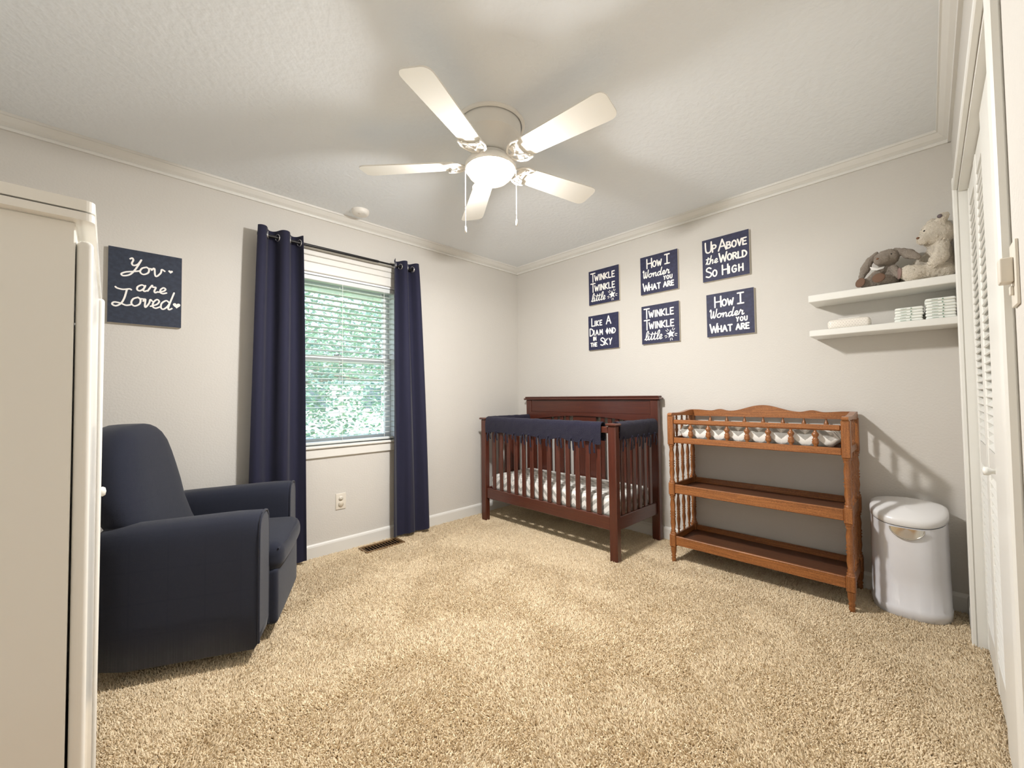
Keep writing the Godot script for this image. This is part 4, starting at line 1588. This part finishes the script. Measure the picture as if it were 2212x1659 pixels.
func build_plush() -> void:
	var S := 1.657
	var o := thing("teddy_bear", "cream plush teddy bear sitting on the upper shelf", "teddy bear", Vector3(3.03, S, 0.11))
	# local coordinates from the shelf top; faces minus x and a little plus z
	var v := func(x: float, y: float, z: float) -> Vector3: return Vector3(x - 3.03, y - S, z - 0.11)
	var prims := [
		[v.call(3.075, 1.715, 0.09), v.call(3.070, 1.80, 0.095), 0.056, 0.046],
		[v.call(3.066, 1.882, 0.108), v.call(3.062, 1.898, 0.108), 0.063, 0.061],
		[v.call(3.035, 1.870, 0.138), v.call(3.018, 1.862, 0.152), 0.036, 0.027],
		[v.call(3.085, 1.955, 0.155), v.call(3.090, 1.958, 0.155), 0.020, 0.019],
		[v.call(3.050, 1.962, 0.065), v.call(3.052, 1.965, 0.062), 0.020, 0.019],
		[v.call(3.080, 1.815, 0.14), v.call(3.070, 1.755, 0.185), 0.026, 0.028],
		[v.call(3.070, 1.755, 0.185), v.call(3.055, 1.735, 0.185), 0.028, 0.027],
		[v.call(3.050, 1.805, 0.055), v.call(3.00, 1.765, 0.05), 0.025, 0.026],
		[v.call(3.080, 1.697, 0.125), v.call(2.975, 1.695, 0.165), 0.042, 0.037],
		[v.call(2.975, 1.695, 0.165), v.call(2.958, 1.705, 0.168), 0.037, 0.036],
		[v.call(3.060, 1.697, 0.055), v.call(2.955, 1.697, 0.06), 0.042, 0.037]]
	part("body", nets(prims, 0.0046, 0.018, 0.006, 3), M.bear, o)
	for e in [v.call(3.022, 1.904, 0.153), v.call(3.005, 1.902, 0.105)]:
		var b := B.new()
		ball(b, e, Vector3.ONE * 0.0055, 10)
		part("eye", b, M.toy_eye, o)
	var b := B.new()
	ball(b, v.call(2.997, 1.870, 0.170), Vector3(0.007, 0.006, 0.009), 10)
	part("nose", b, M.toy_nose, o)
	for e in [[v.call(2.924, 1.706, 0.176), Vector3(-1, 0.05, 0.35)], [v.call(2.918, 1.70, 0.064), Vector3(-1, 0.05, 0.1)]]:
		b = B.new()
		disc(b, e[0], e[1], 0.026, 0.030)
		part("foot_pad", b, M.paw_mauve, o)
	b = B.new()
	disc(b, v.call(3.075, 1.957, 0.172), Vector3(-0.5, 0.1, 1), 0.010, 0.010)
	part("inner_ear", b, M.toy_inner, o)
	# bunny
	o = thing("plush_bunny", "grey plush bunny with long floppy ears on the upper shelf", "plush bunny", Vector3(2.85, S, 0.12))
	var w := func(x: float, y: float, z: float) -> Vector3: return Vector3(x - 2.85, y - S, z - 0.12)
	prims = [
		[w.call(2.882, 1.705, 0.10), w.call(2.878, 1.755, 0.105), 0.044, 0.034],
		[w.call(2.872, 1.808, 0.125), w.call(2.884, 1.812, 0.12), 0.044, 0.043],
		[w.call(2.862, 1.796, 0.155), w.call(2.850, 1.792, 0.168), 0.029, 0.023],
		[w.call(2.836, 1.846, 0.112), w.call(2.808, 1.812, 0.118), 0.010, 0.017],
		[w.call(2.808, 1.812, 0.118), w.call(2.790, 1.770, 0.128), 0.017, 0.021],
		[w.call(2.790, 1.770, 0.128), w.call(2.774, 1.725, 0.138), 0.021, 0.013],
		[w.call(2.912, 1.848, 0.112), w.call(2.940, 1.828, 0.125), 0.010, 0.017],
		[w.call(2.940, 1.828, 0.125), w.call(2.962, 1.806, 0.142), 0.017, 0.023],
		[w.call(2.962, 1.806, 0.142), w.call(2.992, 1.778, 0.165), 0.023, 0.015],
		[w.call(2.850, 1.745, 0.14), w.call(2.812, 1.705, 0.155), 0.019, 0.017],
		[w.call(2.902, 1.745, 0.14), w.call(2.925, 1.700, 0.165), 0.019, 0.018],
		[w.call(2.868, 1.686, 0.12), w.call(2.790, 1.686, 0.152), 0.027, 0.026],
		[w.call(2.892, 1.688, 0.13), w.call(2.858, 1.690, 0.170), 0.029, 0.026]]
	part("body", nets(prims, 0.004, 0.006, 0.004, 4), M.bunny, o)
	for e in [w.call(2.896, 1.818, 0.158), w.call(2.838, 1.814, 0.149)]:
		b = B.new()
		ball(b, e, Vector3.ONE * 0.0048, 10)
		part("eye", b, M.toy_eye, o)
	b = B.new()
	ball(b, w.call(2.844, 1.799, 0.190), Vector3(0.006, 0.005, 0.005), 10)
	part("nose", b, M.toy_nose, o)
	for e in [[w.call(2.771, 1.690, 0.176), Vector3(-0.6, 0.15, 0.8)], [w.call(2.846, 1.697, 0.196), Vector3(-0.25, 0.2, 1)]]:
		b = B.new()
		disc(b, e[0], e[1], 0.028, 0.026)
		part("foot_pad", b, M.paw, o)
	b = B.new()
	b.sheet([[w.call(2.864, 1.752, 0.152), w.call(2.868, 1.762, 0.152)], [w.call(2.838, 1.742, 0.172), w.call(2.840, 1.754, 0.172)], [w.call(2.818, 1.748, 0.176), w.call(2.812, 1.766, 0.176)]], 0.003, Vector3(0, 0, 1))
	part("bow", b, M.ribbon, o)

func build_shelves() -> void:
	for q in [[1.617, 1.657, "upper white floating shelf holding the stuffed animals"], [1.420, 1.455, "lower white floating shelf holding folded diapers"]]:
		var o := thing("wall_shelf", q[2], "shelf", Vector3(2.835, q[0], 0.0), 0.0, "floating shelves")
		var b := B.new()
		b.box(Vector3(-0.292, 0, 0.001), Vector3(0.290, q[1] - q[0], 0.2), 0.003)
		part("board", b, M.white_paint, o)
	build_plush()
	var S := 1.455
	# diapers, every folded one a thing of its own
	var b := B.new()
	b.rbox(Vector3(-0.052, 0, -0.075), Vector3(0.052, 0.0142, 0.075), 0.007, 4, Vector3(0.002, 0.0006, 0.003))
	b.st.generate_normals()
	var dm := b.st.commit()
	dm.surface_set_material(0, M.diaper)
	b = B.new()
	b.box(Vector3(0.006, 0.004, 0.0765), Vector3(0.011, 0.009, 0.0795))
	b.box(Vector3(-0.03, 0.0055, 0.0765), Vector3(-0.008, 0.007, 0.0792))
	b.st.generate_normals()
	var mk := b.st.commit()
	mk.surface_set_material(0, M.diaper_mark)
	rng.seed = 3
	var names := ["bottom", "second", "third", "fourth", "fifth", "sixth", "top"]
	for s in [[2.952, 5, "middle stack, beside the wipes"], [3.066, 7, "tall stack against the closet wall"]]:
		for k in s[1]:
			var which: String = names[k] if k < s[1] - 1 else "top"
			var o := thing("diaper", "white folded diaper, %s of the %s" % [which, s[2]], "diaper", Vector3(s[0] + rng.randf_range(-0.002, 0.002), S + k * 0.0147, 0.102 + rng.randf_range(-0.003, 0.003)), rng.randf_range(-0.02, 0.02), "folded diapers on the lower shelf")
			for e in [["fold", dm], ["printed_marks", mk]]:
				var mi := MeshInstance3D.new()
				mi.mesh = e[1]
				mi.name = e[0]
				o.add_child(mi)
	var w := thing("wipes_pack", "patterned pack of baby wipes on the lower shelf", "wipes", Vector3(2.712, S, 0.112), 0.05)
	b = B.new()
	b.rbox(Vector3(-0.090, 0, -0.055), Vector3(0.090, 0.052, 0.055), 0.016, 5, Vector3(0.004, 0.004, 0.003))
	part("wrapper", b, M.wipes, w)
	b = B.new()
	b.rbox(Vector3(-0.045, 0.0545, -0.028), Vector3(0.045, 0.0585, 0.028), 0.002, 2)
	part("flap", b, M.ribbon, w)

# ------------------------------------------------ painted lettering as brush strokes
var FONT := {}

func glyphs() -> void:
	# each glyph: width, then strokes; a stroke starting with 1 is curved
	FONT = {
		"A": [0.66, [0, 0, 0, 0.33, 1, 0.66, 0], [0, 0.12, 0.36, 0.54, 0.36]],
		"B": [0.55, [0, 0, 0, 0, 1], [1, 0, 1, 0.4, 0.95, 0.46, 0.75, 0.3, 0.55, 0.02, 0.52], [1, 0.05, 0.53, 0.42, 0.48, 0.55, 0.27, 0.42, 0.04, 0, 0]],
		"D": [0.58, [0, 0, 0, 0, 1], [1, 0, 1, 0.3, 0.95, 0.55, 0.65, 0.54, 0.32, 0.3, 0.04, 0, 0]],
		"E": [0.46, [0, 0.46, 1, 0, 1, 0, 0, 0.46, 0], [0, 0, 0.52, 0.38, 0.52]],
		"G": [0.6, [1, 0.56, 0.86, 0.36, 1, 0.1, 0.8, 0.02, 0.4, 0.18, 0.05, 0.42, 0.03, 0.58, 0.2], [0, 0.58, 0.2, 0.58, 0.46, 0.36, 0.46]],
		"H": [0.54, [0, 0, 0, 0, 1], [0, 0.54, 0, 0.54, 1], [0, 0, 0.5, 0.54, 0.5]],
		"I": [0.04, [0, 0.02, 0, 0.02, 1]],
		"|": [0.5, [0, 0.25, 0, 0.25, 1], [0, 0, 0, 0.5, 0], [0, 0, 1, 0.5, 1]],
		"K": [0.52, [0, 0, 0, 0, 1], [0, 0.5, 1, 0.03, 0.46, 0.52, 0]],
		"L": [0.42, [0, 0, 1, 0, 0, 0.42, 0]],
		"M": [0.66, [0, 0, 0, 0.06, 1, 0.33, 0.35, 0.6, 1, 0.66, 0]],
		"N": [0.52, [0, 0, 0, 0, 1, 0.52, 0, 0.52, 1]],
		"O": [0.62, [1, 0.31, 1, 0.08, 0.82, 0.01, 0.5, 0.1, 0.14, 0.31, 0, 0.52, 0.14, 0.61, 0.5, 0.54, 0.82, 0.31, 1]],
		"P": [0.48, [0, 0, 0, 0, 1], [1, 0, 1, 0.34, 0.97, 0.48, 0.75, 0.36, 0.52, 0.02, 0.47]],
		"R": [0.52, [0, 0, 0, 0, 1], [1, 0, 1, 0.34, 0.97, 0.46, 0.75, 0.34, 0.55, 0.02, 0.5], [0, 0.2, 0.5, 0.52, 0]],
		"S": [0.55, [1, 0.5, 0.88, 0.3, 1, 0.08, 0.88, 0.08, 0.68, 0.3, 0.53, 0.5, 0.38, 0.52, 0.16, 0.3, 0.0, 0.02, 0.1]],
		"T": [0.58, [0, 0, 1, 0.58, 1], [0, 0.29, 1, 0.29, 0]],
		"U": [0.55, [1, 0, 1, 0.01, 0.5, 0.07, 0.12, 0.27, 0, 0.48, 0.12, 0.54, 0.5, 0.55, 1]],
		"V": [0.54, [0, 0, 1, 0.27, 0, 0.54, 1]],
		"W": [0.8, [0, 0, 1, 0.2, 0, 0.4, 0.72, 0.6, 0, 0.8, 1]],
		"Y": [0.52, [0, 0, 1, 0.26, 0.5, 0.52, 1], [0, 0.26, 0.5, 0.2, 0]],
		# script
		"l": [0.30, [1, 0, 0.06, 0.2, 0.42, 0.27, 0.85, 0.2, 1, 0.1, 0.82, 0.1, 0.25, 0.17, 0.0, 0.30, 0.08]],
		"i": [0.26, [1, 0, 0.06, 0.08, 0.48, 0.09, 0.12, 0.15, 0, 0.26, 0.08], [0, 0.1, 0.7, 0.11, 0.71]],
		"t": [0.30, [1, 0, 0.06, 0.1, 0.5, 0.13, 0.86, 0.11, 0.2, 0.18, 0.0, 0.30, 0.08], [0, -0.04, 0.62, 0.28, 0.64]],
		"e": [0.34, [1, 0, 0.08, 0.2, 0.22, 0.26, 0.4, 0.16, 0.5, 0.06, 0.32, 0.08, 0.08, 0.2, 0, 0.34, 0.1]],
		"o": [0.42, [1, 0.2, 0.5, 0.05, 0.38, 0.03, 0.14, 0.17, 0, 0.32, 0.14, 0.31, 0.38, 0.2, 0.5, 0.28, 0.44, 0.42, 0.44]],
		"n": [0.46, [1, 0, 0.3, 0.07, 0.5, 0.08, 0.02], [1, 0.08, 0.05, 0.13, 0.36, 0.25, 0.5, 0.32, 0.36, 0.32, 0.1, 0.38, 0, 0.46, 0.08]],
		"d": [0.46, [1, 0.3, 0.4, 0.17, 0.5, 0.03, 0.32, 0.05, 0.06, 0.17, 0, 0.31, 0.3, 0.38, 1.0], [1, 0.38, 1.0, 0.32, 0.16, 0.37, 0, 0.46, 0.08]],
		"r": [0.42, [1, 0, 0.06, 0.08, 0.45, 0.12, 0.58, 0.16, 0.44, 0.29, 0.44, 0.27, 0.15, 0.32, 0.0, 0.42, 0.10]],
		"a": [0.44, [1, 0.3, 0.42, 0.17, 0.5, 0.03, 0.3, 0.05, 0.06, 0.17, 0, 0.29, 0.22, 0.32, 0.48], [1, 0.32, 0.48, 0.29, 0.12, 0.35, 0, 0.44, 0.08]],
		"u": [0.46, [1, 0, 0.35, 0.05, 0.5, 0.05, 0.14, 0.16, 0, 0.3, 0.16, 0.36, 0.52], [1, 0.36, 0.52, 0.46, 0.50]],
		"v": [0.40, [1, 0, 0.36, 0.07, 0.5, 0.13, 0.1, 0.19, 0, 0.29, 0.26, 0.30, 0.5, 0.40, 0.42]],
		"h": [0.36, [1, 0.0, 0, 0.05, 1], [1, 0.02, 0.12, 0.14, 0.46, 0.25, 0.42, 0.27, 0.0]],
		"w": [0.72, [1, 0, 0.78, 0.06, 0.95, 0.13, 0.75, 0.15, 0.2, 0.24, 0.0, 0.36, 0.3, 0.4, 0.72], [1, 0.4, 0.72, 0.42, 0.18, 0.52, 0.0, 0.65, 0.35, 0.7, 0.95]],
		"y": [0.62, [1, -0.02, 0.92, 0.05, 1.0, 0.13, 0.85, 0.13, 0.6, 0.24, 0.46, 0.40, 0.6, 0.46, 0.96], [1, 0.46, 0.96, 0.40, 0.25, 0.27, -0.25, 0.02, -0.42, -0.10, -0.3, 0.05, -0.12, 0.4, 0.02, 0.62, 0.12]],
		"J": [0.58, [1, -0.22, 1.05, -0.14, 0.98, 0.1, 0.94, 0.36, 1.02, 0.44, 0.98], [1, 0.26, 0.96, 0.22, 0.4, 0.12, 0.04, -0.06, -0.14, -0.22, -0.06, -0.16, 0.08, 0.1, 0.06, 0.35, -0.04, 0.58, 0.05]],
	}

var layer := 0

func stroke(b: B, pts: Array, r: float, _z: float) -> void:
	# one brush stroke: a ribbon with round ends, each stroke a hair above the one before
	layer = (layer + 1) % 12
	var z := layer * 0.0001
	var n := pts.size()
	var left := []
	var right := []
	for i in n:
		var d: Vector2 = ((pts[min(i + 1, n - 1)] as Vector2) - (pts[max(i - 1, 0)] as Vector2)).normalized()
		var q := Vector2(-d.y, d.x) * r
		left.append(Vector3(pts[i].x + q.x, pts[i].y + q.y, z + i * 0.00001))
		right.append(Vector3(pts[i].x - q.x, pts[i].y - q.y, z + i * 0.00001))
	for i in n - 1: b.quad_n(left[i], left[i + 1], right[i + 1], right[i], Vector3(0, 0, 1))
	for e in [0, n - 1]:
		var c := Vector3(pts[e].x, pts[e].y, z + e * 0.00001)
		var from: Vector3 = (left[e] if e == 0 else right[e]) - c
		for k in 6:
			b.tri_n(c, c + from.rotated(Vector3(0, 0, 1), PI * k / 6.0), c + from.rotated(Vector3(0, 0, 1), PI * (k + 1) / 6.0), Vector3(0, 0, 1))

func write(b: B, text: String, x: float, y: float, size: float, r: float, gap: float, slant := 0.0, stretch := 1.0) -> float:
	for ch in text:
		if ch == " ":
			x += size * 0.35
			continue
		var g: Array = FONT[ch]
		for s in range(1, g.size()):
			var raw := []
			for k in range(1, g[s].size(), 2): raw.append(Vector2(x + (g[s][k] * stretch + g[s][k + 1] * slant) * size, y + g[s][k + 1] * size))
			var pts := raw
			if g[s][0] == 1:
				pts = []
				for i in raw.size() - 1:
					for q in 6: pts.append(raw[i].cubic_interpolate(raw[i + 1], raw[max(i - 1, 0)], raw[min(i + 2, raw.size() - 1)], q / 6.0))
				pts.append(raw[-1])
			if g[s][0] == 1: stroke(b, pts, r, 0.0)
			else:
				for i in pts.size() - 1: stroke(b, [pts[i], pts[i + 1]], r, 0.0)
		x += size * (g[0] * stretch + gap)
	return x

func build_sign(label: String, xf: Transform3D, w: float, h: float, paint: Material, lines: Callable) -> void:
	var o := thing("canvas_sign", label, "wall sign", xf.origin)
	o.transform = xf
	var b := B.new()
	b.box(Vector3(-w / 2, -h / 2, 0.001), Vector3(w / 2, h / 2, 0.019), 0.0015)
	part("canvas", b, M.canvas, o)
	b = B.new()
	b.box(Vector3(-w / 2, -h / 2, 0.019), Vector3(w / 2, h / 2, 0.0202))
	part("painted_face", b, paint, o)
	b = B.new()
	b.t = Transform3D(Basis.IDENTITY, Vector3(-w / 2, -h / 2, 0.0206))
	lines.call(b)
	part("lettering", b, M.white_letters, o)

func star(b: B, c: Vector2, r: float) -> void:
	for k in 5:
		var a := PI / 2 + 0.1 + TAU * k / 5.0
		var p := c + Vector2(cos(a), sin(a)) * r
		var q0 := c + Vector2(cos(a - PI / 5), sin(a - PI / 5)) * r * 0.45
		var q1 := c + Vector2(cos(a + PI / 5), sin(a + PI / 5)) * r * 0.45
		b.tri_n(Vector3(c.x, c.y, 0), Vector3(q0.x, q0.y, 0), Vector3(p.x, p.y, 0), Vector3(0, 0, 1))
		b.tri_n(Vector3(c.x, c.y, 0), Vector3(p.x, p.y, 0), Vector3(q1.x, q1.y, 0), Vector3(0, 0, 1))
		for e in [-0.16, 0.16]:
			var d := Vector2(cos(a + PI / 5 + e), sin(a + PI / 5 + e))
			stroke(b, [c + d * r * 0.95, c + d * r * 1.4], 0.0024, 0.0)

func build_signs() -> void:
	glyphs()
	var s := 0.302
	var R := 0.0051
	var twinkle := func(b: B) -> void:
		for y in [0.672, 0.372]:
			var x := write(b, "T", 0.075 * s, y * s, 0.25 * s, R, 0.04)
			write(b, "WINKLE", x - 0.006, (y + 0.02) * s, 0.16 * s, R, 0.26)
		write(b, "little", 0.08 * s, 0.10 * s, 0.23 * s, R * 0.7, 0.02, 0.2, 1.08)
		star(b, Vector2(0.78 * s, 0.195 * s), 0.115 * s)
	var how := func(b: B) -> void:
		var x := write(b, "H", 0.19 * s, 0.68 * s, 0.24 * s, R, 0.12)
		write(b, "OW", x, 0.69 * s, 0.145 * s, R, 0.2)
		write(b, "|", 0.675 * s, 0.69 * s, 0.235 * s, R, 0.1)
		x = write(b, "w", 0.06 * s, 0.435 * s, 0.21 * s, R * 0.8, 0.06, 0.1, 1.0)
		write(b, "onder", x, 0.435 * s, 0.19 * s, R * 0.8, 0.04, 0.15, 1.35)
		write(b, "YOU", 0.64 * s, 0.295 * s, 0.09 * s, R * 0.8, 0.35)
		x = write(b, "W", 0.07 * s, 0.095 * s, 0.20 * s, R, 0.06)
		write(b, "HAT", x, 0.10 * s, 0.135 * s, R, 0.22)
		write(b, "ARE", 0.63 * s, 0.11 * s, 0.12 * s, R, 0.25)
	var above := func(b: B) -> void:
		var x := write(b, "U", 0.075 * s, 0.68 * s, 0.245 * s, R, 0.1)
		write(b, "P", x, 0.675 * s, 0.16 * s, R, 0.1)
		x = write(b, "A", 0.365 * s, 0.67 * s, 0.25 * s, R, 0.06)
		write(b, "BOVE", x, 0.68 * s, 0.145 * s, R, 0.2)
		write(b, "the", 0.08 * s, 0.41 * s, 0.19 * s, R * 0.75, 0.06, 0.15, 1.25)
		x = write(b, "W", 0.375 * s, 0.40 * s, 0.205 * s, R, 0.08)
		write(b, "ORLD", x, 0.405 * s, 0.14 * s, R, 0.22)
		x = write(b, "S", 0.075 * s, 0.10 * s, 0.225 * s, R, 0.12)
		write(b, "O", x, 0.10 * s, 0.145 * s, R, 0.1)
		x = write(b, "H", 0.44 * s, 0.10 * s, 0.215 * s, R, 0.12)
		write(b, "IGH", x, 0.105 * s, 0.15 * s, R, 0.36)
	var diamond := func(b: B) -> void:
		var x := write(b, "L", 0.12 * s, 0.70 * s, 0.22 * s, R, 0.08)
		write(b, "IKE", x, 0.70 * s, 0.135 * s, R, 0.34)
		write(b, "A", 0.61 * s, 0.705 * s, 0.22 * s, R, 0.1)
		x = write(b, "D", 0.055 * s, 0.42 * s, 0.205 * s, R, 0.1)
		x = write(b, "IAM", x, 0.425 * s, 0.14 * s, R * 0.95, 0.34)
		var c := Vector2(0.635 * s, 0.50 * s)
		var q := [c + Vector2(0, 0.10) * s, c + Vector2(0.058, 0) * s, c + Vector2(0, -0.105) * s, c + Vector2(-0.058, 0) * s]
		b.quad_n(Vector3(q[0].x, q[0].y, 0), Vector3(q[1].x, q[1].y, 0), Vector3(q[2].x, q[2].y, 0), Vector3(q[3].x, q[3].y, 0), Vector3(0, 0, 1))
		write(b, "ND", 0.715 * s, 0.425 * s, 0.14 * s, R * 0.95, 0.2)
		write(b, "IN", 0.17 * s, 0.275 * s, 0.10 * s, R * 0.85, 0.3)
		write(b, "THE", 0.075 * s, 0.105 * s, 0.10 * s, R * 0.85, 0.25)
		x = write(b, "S", 0.41 * s, 0.11 * s, 0.215 * s, R, 0.1)
		write(b, "KY", x, 0.12 * s, 0.165 * s, R, 0.34)
	var B0 := Basis.IDENTITY
	build_sign("navy canvas reading Twinkle Twinkle little star, in the upper row", Transform3D(B0, Vector3(1.067, 2.047, 0)), s, s, M.navy_paint, twinkle)
	build_sign("navy canvas reading How I Wonder what you are, in the upper row", Transform3D(B0, Vector3(1.565, 2.047, 0)), s, s, M.navy_paint, how)
	build_sign("navy canvas reading Up Above the World So High", Transform3D(B0, Vector3(2.048, 2.051, 0)), s, s, M.navy_paint, above)
	build_sign("navy canvas reading Like A Diamond in the Sky", Transform3D(B0, Vector3(1.056, 1.649, 0)), s, s, M.navy_paint, diamond)
	build_sign("navy canvas reading Twinkle Twinkle little star, in the lower row", Transform3D(B0, Vector3(1.567, 1.652, 0)), s, s, M.navy_paint, twinkle)
	build_sign("navy canvas reading How I Wonder what you are, in the lower row", Transform3D(B0, Vector3(2.068, 1.654, 0)), s, s, M.navy_paint, how)
	var loved := func(b: B) -> void:
		var r := 0.0040
		var w := 0.302
		var x := write(b, "y", 0.22 * w, 0.71 * 0.40, 0.072, r, 0.0, 0.30, 1.25)
		x = write(b, "o", x - 0.004, 0.69 * 0.40, 0.085, r, 0.05, 0.25, 1.3)
		write(b, "v", x - 0.002, 0.69 * 0.40, 0.085, r, 0.0, 0.15, 1.6)
		heart(b, Vector2(0.835 * w, 0.785 * 0.40), 0.011)
		write(b, "are", 0.36 * w, 0.46 * 0.40, 0.066, r, 0.05, 0.2, 1.5)
		x = write(b, "J", 0.13 * w, 0.25 * 0.40, 0.085, r, 0.0, 0.12, 1.1)
		x = write(b, "o", x - 0.008, 0.245 * 0.40, 0.098, r, 0.0, 0.2, 1.15)
		x = write(b, "v", x, 0.245 * 0.40, 0.088, r, 0.0, 0.2, 1.0)
		x = write(b, "ed", x, 0.245 * 0.40, 0.098, r, 0.0, 0.2, 1.15)
		heart(b, Vector2(0.93 * w, 0.315 * 0.40), 0.018)
	build_sign("dark blue canvas reading You are Loved, above the armchair", Transform3D(Basis(Vector3.UP, PI / 2), Vector3(0, 1.711, 2.919)), 0.302, 0.402, M.slate_paint, loved)

func heart(b: B, c: Vector2, r: float) -> void:
	var pts := []
	for k in 24:
		var a := TAU * k / 24.0
		pts.append(c + Vector2(16.0 * pow(sin(a), 3), 13.0 * cos(a) - 5.0 * cos(2 * a) - 2.0 * cos(3 * a) - cos(4 * a)) / 17.0 * r)
	for k in 24:
		var p: Vector2 = pts[k]; var q: Vector2 = pts[(k + 1) % 24]
		b.tri_n(Vector3(c.x, c.y, 0), Vector3(p.x, p.y, 0), Vector3(q.x, q.y, 0), Vector3(0, 0, 1))
